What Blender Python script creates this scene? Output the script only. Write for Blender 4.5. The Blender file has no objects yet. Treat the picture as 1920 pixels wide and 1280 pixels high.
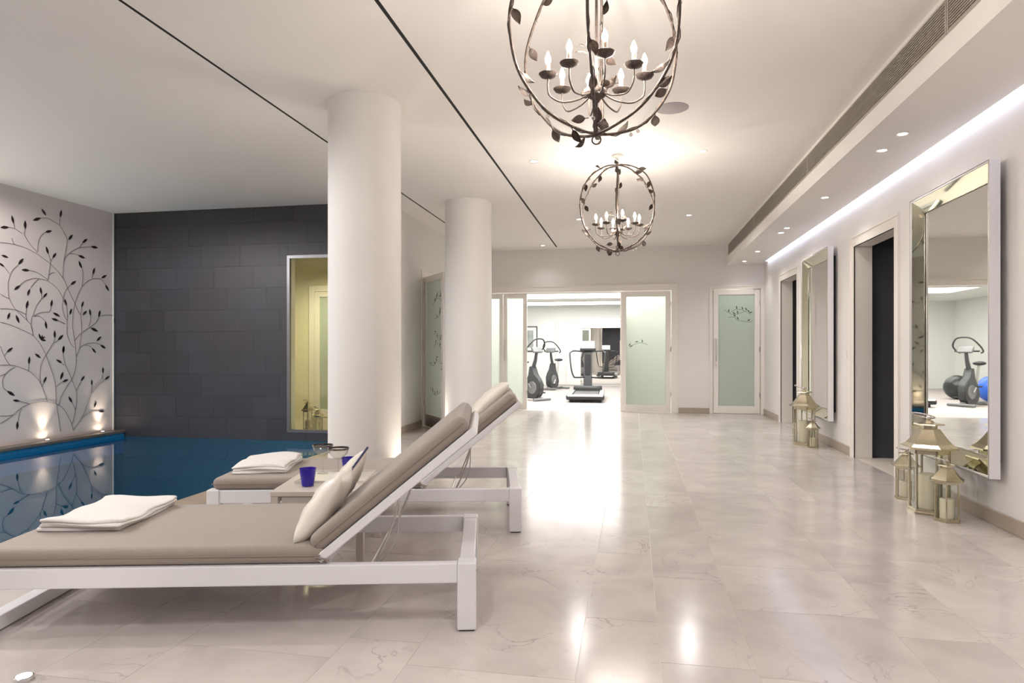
import bpy, bmesh, math, random
from mathutils import Vector, Matrix
random.seed(7)
PI = math.pi
R = math.radians
col = bpy.context.scene.collection
sc = bpy.context.scene

# ------------------------------------------------------------------ camera
cam_d = bpy.data.cameras.new('camera')
cam = bpy.data.objects.new('camera', cam_d); col.objects.link(cam)
cam_d.sensor_width = 36; cam_d.lens = 1220 * 36 / 1920
cam_d.shift_y = 19 / 1920
cam_d.clip_start = 0.05; cam_d.clip_end = 100
cam.location = (0, 0, 1.15)
cam.rotation_euler = (R(90), 0, math.atan(227 / 1220))
sc.camera = cam

# ------------------------------------------------------------------ world, exposure
w = bpy.data.worlds.new('world'); sc.world = w; w.use_nodes = True
w.node_tree.nodes['Background'].inputs[0].default_value = (0.97, 0.97, 1.0, 1)
w.node_tree.nodes['Background'].inputs[1].default_value = 0.4
sc.view_settings.view_transform = 'Standard'
sc.view_settings.look = 'None'
sc.view_settings.gamma = 1
sc.view_settings.use_curve_mapping = False
sc.view_settings.exposure = 0.66
sc.cycles.max_bounces = 10; sc.cycles.diffuse_bounces = 5; sc.cycles.glossy_bounces = 5
sc.cycles.transmission_bounces = 8; sc.cycles.transparent_max_bounces = 16
sc.cycles.sample_clamp_indirect = 6; sc.cycles.sample_clamp_direct = 0
sc.cycles.caustics_reflective = False; sc.cycles.caustics_refractive = False
sc.cycles.use_denoising = True
sc.cycles.blur_glossy = 0.5

WARM = (1.0, 0.86, 0.72); SOFT = (1.0, 0.968, 0.95); COOL = (0.82, 0.86, 1.0); NEUTRAL = (1.0, 0.98, 0.96)
P_DOWN = 78.0
P_POOLFILL = 95.0   # added downlights over the pool, out of view
#        # watts of a ceiling downlight
P_SOFFIT = 13.0      # watts of a soffit downlight
P_COLUMN = 15.0       # floor uplights at the columns
P_LEDGEFILL = 24.0       # added ledge uplights along the pool wall, out of view
P_WALL = 13.0         # pool ledge wall washers
E_BULB = 430.0       # candle bulb emission
E_COVE = 5.5         # cove strip emission
E_GYM = 4.3          # gym luminous ceiling panels
P_POOL = 42.0        # underwater pool lights
P_ANNEX = 125.0

# ------------------------------------------------------------------ room measures
XR, XL, YB, YF, ZC = 2.365, -7.35, 12.6, -3.6, 3.14
XB, ZS = 1.71, 2.76                       # bulkhead face and soffit level
XP, XS, YD = -3.43, -3.2, 8.17            # pool edge, side wall, slate wall
WZ = -0.06                                # water level

# ------------------------------------------------------------------ materials
def mat(name, colr=(.8, .8, .8), rough=.5, metal=0, var=0, vscale=4, vcol=None, bump=0, bscale=40, spec=.5,
        trans=0, emis=None, estr=0, rand=0, coat=0, world=False, sheen=0, detail=4, dist=0):
    m = bpy.data.materials.new(name); m.use_nodes = True
    nt = m.node_tree; p = nt.nodes['Principled BSDF']
    p.inputs['Base Color'].default_value = (*colr, 1); p.inputs['Roughness'].default_value = rough
    p.inputs['Metallic'].default_value = metal; p.inputs['Specular IOR Level'].default_value = spec
    p.inputs['Transmission Weight'].default_value = trans
    p.inputs['Coat Weight'].default_value = coat
    if sheen: p.inputs['Sheen Weight'].default_value = sheen
    if emis: p.inputs['Emission Color'].default_value = (*emis, 1); p.inputs['Emission Strength'].default_value = estr
    if world:
        g = nt.nodes.new('ShaderNodeNewGeometry'); cs = g.outputs['Position']
    else:
        t = nt.nodes.new('ShaderNodeTexCoord'); cs = t.outputs['Object']
    out = None
    if var:
        n = nt.nodes.new('ShaderNodeTexNoise'); n.inputs['Scale'].default_value = vscale; n.inputs['Detail'].default_value = detail
        n.inputs['Distortion'].default_value = dist
        nt.links.new(cs, n.inputs['Vector'])
        r = nt.nodes.new('ShaderNodeValToRGB')
        r.color_ramp.elements[0].position = .35; r.color_ramp.elements[1].position = .65
        a = vcol or tuple(c * (1 - var) for c in colr)
        r.color_ramp.elements[0].color = (*a, 1); r.color_ramp.elements[1].color = (*colr, 1)
        nt.links.new(n.outputs['Fac'], r.inputs['Fac']); out = r.outputs['Color']
    if rand:
        oi = nt.nodes.new('ShaderNodeObjectInfo'); mr = nt.nodes.new('ShaderNodeMapRange')
        mr.inputs['To Min'].default_value = 1 - rand; mr.inputs['To Max'].default_value = 1 + rand
        nt.links.new(oi.outputs['Random'], mr.inputs['Value'])
        mx = nt.nodes.new('ShaderNodeVectorMath'); mx.operation = 'SCALE'
        if out: nt.links.new(out, mx.inputs[0])
        else: mx.inputs[0].default_value = colr
        nt.links.new(mr.outputs['Result'], mx.inputs['Scale']); out = mx.outputs['Vector']
    if out: nt.links.new(out, p.inputs['Base Color'])
    if bump:
        n2 = nt.nodes.new('ShaderNodeTexNoise'); n2.inputs['Scale'].default_value = bscale; n2.inputs['Detail'].default_value = 3
        nt.links.new(cs, n2.inputs['Vector'])
        b = nt.nodes.new('ShaderNodeBump'); b.inputs['Strength'].default_value = bump; b.inputs['Distance'].default_value = .01
        nt.links.new(n2.outputs['Fac'], b.inputs['Height']); nt.links.new(b.outputs['Normal'], p.inputs['Normal'])
    return m

def limestone(name, base, rough):
    m = mat(name, base, rough, spec=.6); nt = m.node_tree; p = nt.nodes['Principled BSDF']; L = nt.links
    g = nt.nodes.new('ShaderNodeNewGeometry'); oi = nt.nodes.new('ShaderNodeObjectInfo')
    off = nt.nodes.new('ShaderNodeVectorMath'); off.operation = 'SCALE'; off.inputs[0].default_value = (13, 7, 3)
    L.new(oi.outputs['Random'], off.inputs['Scale'])
    ad = nt.nodes.new('ShaderNodeVectorMath'); ad.operation = 'ADD'
    L.new(g.outputs['Position'], ad.inputs[0]); L.new(off.outputs['Vector'], ad.inputs[1])
    n = nt.nodes.new('ShaderNodeTexNoise'); n.inputs['Scale'].default_value = 3.2; n.inputs['Detail'].default_value = 8; n.inputs['Distortion'].default_value = .6
    L.new(ad.outputs['Vector'], n.inputs['Vector'])
    r = nt.nodes.new('ShaderNodeValToRGB'); e = r.color_ramp.elements
    e[0].position = .3; e[0].color = (*[c * .86 for c in base], 1); e[1].position = .7; e[1].color = (*[min(1, c * 1.07) for c in base], 1)
    L.new(n.outputs['Fac'], r.inputs['Fac'])
    # thin broken veins
    n2 = nt.nodes.new('ShaderNodeTexNoise'); n2.inputs['Scale'].default_value = 2.6; n2.inputs['Detail'].default_value = 6; n2.inputs['Distortion'].default_value = 1.6
    L.new(ad.outputs['Vector'], n2.inputs['Vector'])
    s = nt.nodes.new('ShaderNodeMath'); s.operation = 'SUBTRACT'; s.inputs[1].default_value = .5; L.new(n2.outputs['Fac'], s.inputs[0])
    ab = nt.nodes.new('ShaderNodeMath'); ab.operation = 'ABSOLUTE'; L.new(s.outputs[0], ab.inputs[0])
    n3 = nt.nodes.new('ShaderNodeTexNoise'); n3.inputs['Scale'].default_value = 1.7; n3.inputs['Detail'].default_value = 2
    L.new(ad.outputs['Vector'], n3.inputs['Vector'])
    mr = nt.nodes.new('ShaderNodeMapRange'); mr.inputs['From Min'].default_value = 0; mr.inputs['From Max'].default_value = .012
    mr.inputs['To Min'].default_value = 1; mr.inputs['To Max'].default_value = 0; L.new(ab.outputs[0], mr.inputs['Value'])
    mr2 = nt.nodes.new('ShaderNodeMapRange'); mr2.inputs['From Min'].default_value = .5; mr2.inputs['From Max'].default_value = .68
    mr2.inputs['To Max'].default_value = .75; L.new(n3.outputs['Fac'], mr2.inputs['Value'])
    mu = nt.nodes.new('ShaderNodeMath'); mu.operation = 'MULTIPLY'; L.new(mr.outputs[0], mu.inputs[0]); L.new(mr2.outputs[0], mu.inputs[1])
    mx = nt.nodes.new('ShaderNodeMix'); mx.data_type = 'RGBA'; L.new(mu.outputs[0], mx.inputs['Factor'])
    L.new(r.outputs['Color'], mx.inputs['A']); mx.inputs['B'].default_value = (base[0] * .55, base[1] * .48, base[2] * .45, 1)
    sca = nt.nodes.new('ShaderNodeVectorMath'); sca.operation = 'SCALE'
    mr3 = nt.nodes.new('ShaderNodeMapRange'); mr3.inputs['To Min'].default_value = .93; mr3.inputs['To Max'].default_value = 1.06
    L.new(oi.outputs['Random'], mr3.inputs['Value']); L.new(mx.outputs['Result'], sca.inputs[0]); L.new(mr3.outputs[0], sca.inputs['Scale'])
    L.new(sca.outputs['Vector'], p.inputs['Base Color'])
    return m

def clear_glass(name, tint=(1, 1, 1), ior=1.45, boost=1.0):
    m = bpy.data.materials.new(name); m.use_nodes = True; nt = m.node_tree; nt.nodes.clear(); L = nt.links
    o = nt.nodes.new('ShaderNodeOutputMaterial'); mx = nt.nodes.new('ShaderNodeMixShader')
    t = nt.nodes.new('ShaderNodeBsdfTransparent'); t.inputs[0].default_value = (*tint, 1)
    g = nt.nodes.new('ShaderNodeBsdfGlossy'); g.inputs['Roughness'].default_value = .02
    f = nt.nodes.new('ShaderNodeLayerWeight'); f.inputs['Blend'].default_value = .5
    pw = nt.nodes.new('ShaderNodeMath'); pw.operation = 'POWER'; pw.inputs[1].default_value = 4.5; L.new(f.outputs['Facing'], pw.inputs[0])
    f0 = ((ior - 1) / (ior + 1)) ** 2 * boost
    q = nt.nodes.new('ShaderNodeMath'); q.operation = 'MULTIPLY_ADD'; q.inputs[1].default_value = .92; q.inputs[2].default_value = f0; q.use_clamp = True
    L.new(pw.outputs[0], q.inputs[0]); L.new(q.outputs[0], mx.inputs[0]); L.new(t.outputs[0], mx.inputs[1]); L.new(g.outputs[0], mx.inputs[2])
    L.new(mx.outputs[0], o.inputs[0])
    return m

def water_mat():
    m = clear_glass('pool_water', (.35, .74, .86), 1.33); nt = m.node_tree; L = nt.links
    g = [n for n in nt.nodes if n.type == 'BSDF_GLOSSY'][0]
    geo = nt.nodes.new('ShaderNodeNewGeometry'); n = nt.nodes.new('ShaderNodeTexNoise'); n.inputs['Scale'].default_value = 1.6
    L.new(geo.outputs['Position'], n.inputs['Vector'])
    b = nt.nodes.new('ShaderNodeBump'); b.inputs['Strength'].default_value = .05; b.inputs['Distance'].default_value = .02
    L.new(n.outputs['Fac'], b.inputs['Height']); L.new(b.outputs[0], g.inputs['Normal'])
    return m

def frosted(name, tint, glow=.6):
    m = bpy.data.materials.new(name); m.use_nodes = True; nt = m.node_tree; nt.nodes.clear(); L = nt.links
    o = nt.nodes.new('ShaderNodeOutputMaterial'); a = nt.nodes.new('ShaderNodeMixShader'); b = nt.nodes.new('ShaderNodeMixShader')
    d = nt.nodes.new('ShaderNodeBsdfDiffuse'); d.inputs[0].default_value = (*tint, 1)
    t = nt.nodes.new('ShaderNodeBsdfTranslucent'); t.inputs[0].default_value = (*tint, 1)
    g = nt.nodes.new('ShaderNodeBsdfGlossy'); g.inputs['Roughness'].default_value = .12
    f = nt.nodes.new('ShaderNodeFresnel'); f.inputs[0].default_value = 1.45
    a.inputs[0].default_value = glow; L.new(d.outputs[0], a.inputs[1]); L.new(t.outputs[0], a.inputs[2])
    L.new(f.outputs[0], b.inputs[0]); L.new(a.outputs[0], b.inputs[1]); L.new(g.outputs[0], b.inputs[2]); L.new(b.outputs[0], o.inputs[0])
    return m

def glow(name, c, s):
    return mat(name, c, .5, emis=c, estr=s)

M = dict(
    wall=mat('warm_white_paint', (.76, .74, .72), .75, var=.02, vscale=1.5, bump=.03, bscale=60),
    ceiling=mat('ceiling_paint', (.80, .77, .74), .8, var=.015, vscale=1),
    trim=mat('trim_paint', (.80, .76, .71), .35, spec=.4),
    feature=mat('pale_stone_wall', (.68, .585, .55), .6, var=.05, vscale=1.2, world=True, bump=.02),
    slate=mat('slate_tile', (.043, .045, .058), .42, var=.2, vcol=(.040, .036, .039), vscale=1.1, world=True, rand=.12, bump=.10, bscale=22),
    slate_base=mat('slate_joint', (.06, .06, .07), .8, var=.1),
    slab=limestone('polished_limestone', (.545, .495, .465), .17),
    grout=mat('limestone_grout', (.63, .57, .51), .5, var=.05),
    coping=mat('coping_stone', (.36, .29, .225), .35, var=.12, vscale=5, world=True, rand=.05),
    base=mat('baseboard_stone', (.42, .35, .28), .35, var=.1, vscale=4, world=True),
    ledge=mat('dark_ledge_stone', (.16, .13, .11), .3, var=.2, vscale=5, world=True),
    pooltile=mat('blue_pool_mosaic', (.018, .19, .27), .35, var=.25, vscale=30, world=True),
    waterline=mat('waterline_mosaic', (.04, .28, .55), .3, var=.2, vscale=40, world=True),
    water=water_mat(),
    dark=mat('dark_recess', (.006, .006, .006), .8, var=.1),
    white=mat('white_powder_coat', (.74, .73, .745), .35, spec=.4, bump=.02, bscale=300),
    taupe=mat('taupe_outdoor_fabric', (.285, .235, .20), .72, sheen=.3, var=.06, vscale=60, bump=.12, bscale=500),
    seam=mat('taupe_piping', (.24, .2, .17), .8, var=.05),
    towel=mat('white_terry', (.86, .83, .80), .9, sheen=.4, var=.05, vscale=90, bump=.5, bscale=320),
    satin=mat('cream_satin', (.80, .74, .66), .32, sheen=.3, var=.05, vscale=6, bump=.25, bscale=9),
    navy=mat('navy_satin', (.03, .03, .12), .4, var=.1),
    darksteel=mat('dark_steel', (.22, .22, .24), .35, metal=1, var=.06),
    table=mat('taupe_lacquer', (.58, .52, .47), .35, var=.03, vscale=6),
    tray=mat('pale_tray', (.66, .62, .57), .28, var=.02),
    cobalt=mat('cobalt_glass', (.035, .01, .62), .05, trans=.55, spec=.6, var=.1, vscale=3),
    crystal=clear_glass('clear_glassware', (.95, .95, .93), 1.5, 1.6),
    rim=mat('dark_silver_rim', (.22, .19, .17), .2, metal=1, var=.1),
    pane=clear_glass('lantern_pane', (.93, .95, .92), 1.45, 1.2),
    wpane=clear_glass('tinted_pane', (.95, .95, .84), 1.45, 1.0),
    nickel=mat('antique_nickel', (.60, .54, .40), .24, metal=1, var=.16, vscale=9, bump=.05, bscale=60),
    chrome=mat('chrome', (.75, .75, .76), .1, metal=1, var=.03),
    steel=mat('brushed_steel', (.6, .58, .55), .3, metal=1, var=.06),
    mirror=mat('mirror_glass', (.84, .84, .80), .012, metal=1, var=.01),
    bevel=mat('bevelled_mirror', (.74, .73, .56), .03, metal=1, var=.03),
    beading=mat('silver_beading', (.45, .42, .36), .28, metal=1, var=.2, vscale=30),
    bronze=mat('weathered_bronze', (.13, .10, .085), .5, metal=.5, var=.45, vscale=45, bump=.3, bscale=120),
    candle=mat('wax', (.86, .78, .60), .5, var=.04),
    sleeve=mat('candle_sleeve', (.55, .42, .32), .5, var=.15, vscale=30),
    bulb=glow('candle_bulb', (1.0, .90, .80), E_BULB),
    drop=mat('crystal_drop', (.95, .92, .9), .03, trans=.9, var=.02),
    lampface=glow('downlight_face', (1.0, .90, .78), 14),
    uplamp=glow('uplight_face', (1.0, .88, .70), 60),
    cove=glow('cove_strip', (.72, .78, 1.0), E_COVE),
    gympanel_fill=glow('gym_fill_panel_door', (1.0, .99, .96), E_GYM * 2.0),  # for the panel added to brighten the frosted door leaves
    gympanel=glow('gym_light_panel', (1.0, .98, .97), E_GYM),
    frost=frosted('frosted_green_glass', (.93, 1.0, .93), .5),
    frost2=frosted('frosted_door_glass', (.70, .80, .71), .4),
    frostlit=frosted('frosted_pale_glass', (.96, 1.0, .93), .95),
    frostpale=frosted('frosted_cupboard_glass', (.78, .88, .82), .1),
    etch=mat('etched_dark_green', (.06, .09, .06), .4, var=.1),
    vine=mat('mural_stem', (.17, .125, .12), .6, var=.1),
    vleaf=mat('mural_leaf', (.022, .012, .014), .4, var=.2, vscale=20),
    grille=mat('grille_metal', (.40, .355, .31), .45, var=.03),
    speaker=mat('speaker_mesh', (.36, .33, .33), .7, var=.08, vscale=200),
    black=mat('black_plastic', (.03, .03, .032), .4, var=.2, vscale=12),
    charcoal=mat('charcoal_shell', (.055, .057, .06), .35, var=.12, vscale=6),
    grey=mat('grey_shell', (.20, .205, .205), .35, var=.05),
    belt=mat('treadmill_belt', (.12, .115, .11), .7, var=.05, vscale=80),
    paper=mat('white_paper', (.85, .82, .80), .7, var=.02),
    carpet=mat('gym_carpet', (.44, .40, .38), .9, var=.05, vscale=120, bump=.2, bscale=200),
    gymwall=mat('gym_white_paint', (.78, .80, .77), .7, var=.01),
    annexwall=mat('annex_cream_paint', (.72, .68, .50), .7, var=.02),
    ballblack=mat('black_rubber_ball', (.03, .035, .035), .3, var=.1),
    ballblue=mat('blue_rubber_ball', (.03, .13, .60), .35, var=.08),
    art=mat('grey_print', (.45, .5, .45), .6, var=.5, vscale=3),
    screen=mat('console_face', (.16, .18, .18), .25, var=.1),
)

# ------------------------------------------------------------------ geometry helpers
class MB:
    def __init__(s): s.b = bmesh.new()
    def _x(s, vs, mtx):
        if mtx is not None: bmesh.ops.transform(s.b, matrix=mtx, verts=vs)
    def box(s, lo, hi, bev=0, seg=1, mtx=None):
        r = bmesh.ops.create_cube(s.b, size=1); vs = r['verts']
        sz = [max(hi[i] - lo[i], 1e-5) for i in range(3)]; c = [(hi[i] + lo[i]) / 2 for i in range(3)]
        bmesh.ops.transform(s.b, matrix=Matrix.Translation(c) @ Matrix.Diagonal((*sz, 1)), verts=vs)
        if bev:
            es = {e for v in vs for e in v.link_edges}
            q = bmesh.ops.bevel(s.b, geom=list(es), offset=min(bev, min(sz) * .49), segments=seg, affect='EDGES', profile=.5)
            vs = list({v for f in q['faces'] for v in f.verts} | {v for v in vs if v.is_valid})
        s._x(vs, mtx); return s
    def cbox(s, c, sz, bev=0, seg=1, mtx=None):
        return s.box([c[i] - sz[i] / 2 for i in range(3)], [c[i] + sz[i] / 2 for i in range(3)], bev, seg, mtx)
    def lathe(s, prof, n=24, mtx=None, close=True):
        vs = []; rings = []
        for r, z in prof:
            if r < 1e-6: v = [s.b.verts.new((0, 0, z))]
            else: v = [s.b.verts.new((r * math.cos(2 * PI * i / n), r * math.sin(2 * PI * i / n), z)) for i in range(n)]
            rings.append(v); vs += v
        for a, b in zip(rings, rings[1:]):
            for i in range(n):
                j = (i + 1) % n
                q = [a[i % len(a)], a[j % len(a)], b[j % len(b)], b[i % len(b)]]
                u = []
                for x in q:
                    if x not in u: u.append(x)
                if len(u) > 2:
                    try: s.b.faces.new(u)
                    except ValueError: pass
        if close:
            for v in (rings[0], rings[-1]):
                if len(v) > 2:
                    try: s.b.faces.new(v)
                    except ValueError: pass
        s._x(vs, mtx); return s
    def tube(s, pts, r, n=8, closed=False, cap=True, mtx=None):
        pts = [Vector(p) for p in pts]; N = len(pts); rings = []; vs = []
        rad = r if isinstance(r, (list, tuple)) else [r] * N
        up = None
        for i, p in enumerate(pts):
            if closed: t = (pts[(i + 1) % N] - pts[i - 1])
            else: t = pts[min(i + 1, N - 1)] - pts[max(i - 1, 0)]
            t.normalize()
            if up is None:
                a = Vector((0, 0, 1)) if abs(t.z) < .9 else Vector((1, 0, 0))
                up = (a - t * a.dot(t)).normalized()
            else:
                up = (up - t * up.dot(t)).normalized()
            sd = t.cross(up)
            ring = [s.b.verts.new(p + rad[i] * (up * math.cos(2 * PI * k / n) + sd * math.sin(2 * PI * k / n))) for k in range(n)]
            rings.append(ring); vs += ring
        prs = list(zip(rings, rings[1:])) + ([(rings[-1], rings[0])] if closed else [])
        for a, b in prs:
            for k in range(n):
                s.b.faces.new((a[k], a[(k + 1) % n], b[(k + 1) % n], b[k]))
        if cap and not closed:
            s.b.faces.new(rings[0]); s.b.faces.new(rings[-1])
        s._x(vs, mtx); return s
    def poly(s, pts, h, mtx=None):
        """extrude a closed list of 3D points along vector h"""
        h = Vector(h); a = [s.b.verts.new(Vector(p)) for p in pts]; b = [s.b.verts.new(Vector(p) + h) for p in pts]
        n = len(a)
        s.b.faces.new(a); s.b.faces.new(b)
        for i in range(n): s.b.faces.new((a[i], a[(i + 1) % n], b[(i + 1) % n], b[i]))
        s._x(a + b, mtx); return s
    def quad(s, pts):
        s.b.faces.new([s.b.verts.new(Vector(p)) for p in pts]); return s
    def sphere(s, c, r, n=16, sq=(1, 1, 1)):
        q = bmesh.ops.create_uvsphere(s.b, u_segments=n, v_segments=max(6, n // 2 + 2), radius=r)
        s._x(q['verts'], Matrix.Translation(c) @ Matrix.Diagonal((*sq, 1))); return s
    def mesh(s, name, m, smooth=False):
        bmesh.ops.recalc_face_normals(s.b, faces=s.b.faces)
        me = bpy.data.meshes.new(name); s.b.to_mesh(me); s.b.free()
        if m is not None: me.materials.append(M[m] if isinstance(m, str) else m)
        if smooth:
            me.polygons.foreach_set('use_smooth', [True] * len(me.polygons))
            if smooth is not True: me.set_sharp_from_angle(angle=R(smooth))
        me.update(); return me
    def build(s, name, m, parent=None, loc=(0, 0, 0), rot=(0, 0, 0), smooth=False):
        return link(name, s.mesh(name, m, smooth), parent, loc, rot)

def link(name, me, parent=None, loc=(0, 0, 0), rot=(0, 0, 0)):
    o = bpy.data.objects.new(name, me); col.objects.link(o)
    o.location = loc; o.rotation_euler = rot
    if parent: o.parent = parent
    return o
def tag(o, label=None, cat=None, group=None, kind=None):
    if label: o['label'] = label
    if cat: o['category'] = cat
    if group: o['group'] = group
    if kind: o['kind'] = kind
    return o
def thing(name, label, cat, loc=(0, 0, 0), rz=0, group=None, kind=None):
    o = bpy.data.objects.new(name, None); col.objects.link(o); o.empty_display_size = .1
    o.location = loc; o.rotation_euler = (0, 0, rz)
    return tag(o, label, cat, group, kind)
def struct(o, label, cat): return tag(o, label, cat, None, 'structure')
def kids(o): return [c for c in bpy.data.objects if c.parent == o]
def dup(o, loc=None, rz=None, label=None, group=None, parent=None):
    n = o.copy(); col.objects.link(n)
    if parent: n.parent = parent
    if loc is not None: n.location = loc
    if rz is not None: n.rotation_euler = (0, 0, rz)
    if label: n['label'] = label
    if group: n['group'] = group
    for ch in kids(o):
        if ch != n: dup(ch, parent=n)
    return n
def spot(name, loc, tgt, watts, colr, size=100, blend=.7, rad=.04, parent=None):
    l = bpy.data.lights.new(name, 'SPOT'); l.energy = watts; l.color = colr; l.spot_size = R(size); l.spot_blend = blend; l.shadow_soft_size = rad
    o = bpy.data.objects.new(name, l); col.objects.link(o); o.location = loc
    d = Vector(tgt) - Vector(loc); o.rotation_euler = d.to_track_quat('-Z', 'Y').to_euler()
    return o
def area(name, loc, rot, sx, sy, watts, colr):
    l = bpy.data.lights.new(name, 'AREA'); l.shape = 'RECTANGLE'; l.size = sx; l.size_y = sy; l.energy = watts; l.color = colr
    o = bpy.data.objects.new(name, l); col.objects.link(o); o.location = loc; o.rotation_euler = rot
    return o
def catmull(pts, k=6):
    pts = [Vector(p) for p in pts]
    if len(pts) < 3: return pts
    P = [2 * pts[0] - pts[1]] + pts + [2 * pts[-1] - pts[-2]]; out = []
    for i in range(1, len(P) - 2):
        a, b, c, d = P[i - 1:i + 3]
        for j in range(k):
            t = j / k
            out.append(.5 * ((2 * b) + (c - a) * t + (2 * a - 5 * b + 4 * c - d) * t * t + (3 * b - a - 3 * c + d) * t ** 3))
    out.append(pts[-1]); return out

# ================================================================== STRUCTURE
# ---- floor: grout bed and limestone slabs, each its own part
fl = MB()
fl.box((XP, YF, -.25), (XR, YD, -.0012)); fl.box((XS, YD, -.25), (XR, YB + .1, -.0012))
fl.box((XR, 5.9, -.25), (XR + .6, 8.2, -.002)); fl.box((XR, 9.6, -.25), (XR + .6, 11.6, -.002))
floor = struct(fl.build('floor', 'grout'), 'polished cream limestone floor laid in long slabs beside the pool', 'floor')
unit = MB().cbox((0, 0, 0), (1, 1, 1)).mesh('slab', 'slab')
unit_cope = MB().cbox((0, 0, 0), (1, 1, 1)).mesh('coping_slab', 'coping')
def piece(name, me, lo, hi, parent):
    o = link(name, me, parent, [(lo[i] + hi[i]) / 2 for i in range(3)]); o.scale = [hi[i] - lo[i] for i in range(3)]
    return o
G = .0012
xs = [XS, -2.72, -2.10, -1.76, -1.12, -.82, -.20, .10, .44, 1.05, 1.39, 2.0, XR]
random.seed(3)
for i, (a, b) in enumerate(zip(xs, xs[1:])):
    y = YF + random.uniform(.1, .6) if a > -.5 else YF + .3
    y = {8: YF + .13, 7: YF + .93}.get(i, y)
    first = True
    prev = YF
    while prev < YB:
        L = random.choice((.62, .93, .93, 1.24)) if b - a > .4 else random.choice((.4, .62, .93))
        nxt = y if first else prev + L
        first = False
        nxt = min(nxt, YB)
        if YB - nxt < .2: nxt = YB
        if nxt - prev > .05: piece('slab', unit, (a + G, prev + G, -.0012), (b - G, nxt - G, 0), floor)
        prev = nxt
y = YF
while y < YD - .1:
    e = min(y + .9, YD); piece('coping_slab', unit_cope, (XP - .03, y + .002, -.035 if False else -.0012), (XS - .002, e - .002, 0.002), floor); y = e

# ---- pool
pb = MB(); X0, X1, Y0, Y1, ZB = XL + .15, XP, YF + 1.0, YD, -1.35
pb.box((X0 - .2, Y0 - .2, ZB - .1), (X1 + .0, Y1 + .1, ZB))
pb.box((X1 - .0, Y0 - .2, ZB), (X1 + .05, Y1, -.26)); pb.box((X0 - .15, Y0, ZB), (X0, Y1, -.012)); pb.box((X0, Y1 - .002, ZB), (X1, Y1 + .01, WZ - .004)); pb.box((X0, Y0 - .15, ZB), (X1, Y0, -.02))
basin = struct(pb.build('pool_basin', 'pooltile'), 'blue mosaic basin of the indoor pool', 'pool')
wl = MB(); wl.box((X0, Y0, -.30), (X0 + .012, Y1, -.012)); wl.build('waterline_band', 'waterline', basin)
wl = MB(); wl.box((X1 - .012, Y0, -.30), (X1 - .001, Y1, -.036)); wl.build('waterline_band', 'waterline', basin)
wa = MB(); wa.quad([(X0 + .012, Y0, WZ), (X1 - .012, Y0, WZ), (X1 - .012, Y1, WZ), (X0 + .012, Y1, WZ)])
tag(wa.build('pool_water', 'water'), 'still blue water of the indoor pool', 'water', kind='stuff')
lg = MB(); lg.box((XL, Y0 - .15, -.012), (X0 + .05, Y1, .028), .006)
tag(lg.build('pool_ledge', 'ledge'), 'dark stone ledge between the water and the vine wall', 'ledge', kind='structure')
dk = MB(); dk.box((XL, YF, -.25), (XP, Y0 - .15, 0))
struct(dk.build('floor_pool_end', 'coping'), 'stone paving beyond the near end of the pool', 'floor')

# ---- walls
wl_ = MB(); wl_.box((XL - .2, YF, -1.4), (XL, YD + .3, ZC + .4))
struct(wl_.build('wall_left', 'feature'), 'pale stone wall painted with dark vines', 'wall')
tb = MB(); tb.box((XL, YD - .03, .028), (XL + .012, YD - .018, ZC)); struct(tb.build('trim_1', 'trim'), 'thin pale corner bead where vine wall meets dark wall', 'trim')
wf = MB(); wf.box((XL - .2, YF - .2, -1.4), (XR + 1, YF, ZC + .4))
struct(wf.build('wall_front', 'slate_base'), 'unseen wall closing the near end of the room, dark to cut bounced light', 'wall')  # unseen end wall, dark colour chosen to cut horizontal fill light

# slate wall with window opening
WX0, WX1, WZ0, WZ1 = -4.63, -3.56, .06, 2.45
sw = MB()
sw.box((XL - .2, YD + .015, -1.4), (WX0, YD + .18, ZC + .4)); sw.box((WX1, YD + .015, -1.4), (XS, YD + .18, ZC + .4))
sw.box((WX0, YD + .015, -1.4), (WX1, YD + .18, WZ0)); sw.box((WX0, YD + .015, WZ1), (WX1, YD + .18, ZC + .4))
slw = struct(sw.build('wall_slate', 'slate_base'), 'dark grey stone tiled wall at the far end of the pool', 'wall')
unit_t = MB().cbox((0, 0, 0), (1, 1, 1)).mesh('tile', 'slate')
def tiles(x0, x1, z0, z1, y, parent, tw=.60, th=.30, hole=None, k0=0):
    r = 0; z = z0
    while z < z1 - .02:
        zt = min(z + th, z1); x = x0 - (0, .2, .4)[(r + k0) % 3] * tw / .6
        while x < x1 - .01:
            a, b = max(x, x0), min(x + tw, x1)
            ps = [(a, b, z, zt)]
            if hole and a < hole[1] and b > hole[0] and z < hole[3] and zt > hole[2]:
                ps = []
                if a < hole[0]: ps.append((a, hole[0], z, zt))
                if b > hole[1]: ps.append((hole[1], b, z, zt))
                m0, m1 = max(a, hole[0]), min(b, hole[1])
                if z < hole[2]: ps.append((m0, m1, z, hole[2]))
                if zt > hole[3]: ps.append((m0, m1, hole[3], zt))
            for (p, q, s_, t_) in ps:
                if q - p > .03 and t_ - s_ > .02:
                    dz = random.uniform(0, .0015)
                    piece('tile', unit_t, (p + .001, y - dz, s_ + .001), (q - .001, y + .014, t_ - .001), parent)
            x += tw
        z = zt; r += 1
tiles(XL, XS, -.07, ZC, YD, slw, hole=(WX0, WX1, WZ0, WZ1))
wn = thing('window_1', 'tall fixed window framed in steel within the dark tiled wall', 'window', ((WX0 + WX1) / 2, YD, WZ0), kind='structure')
hw, hh = (WX1 - WX0) / 2, WZ1 - WZ0
fr = MB(); t = .03
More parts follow.
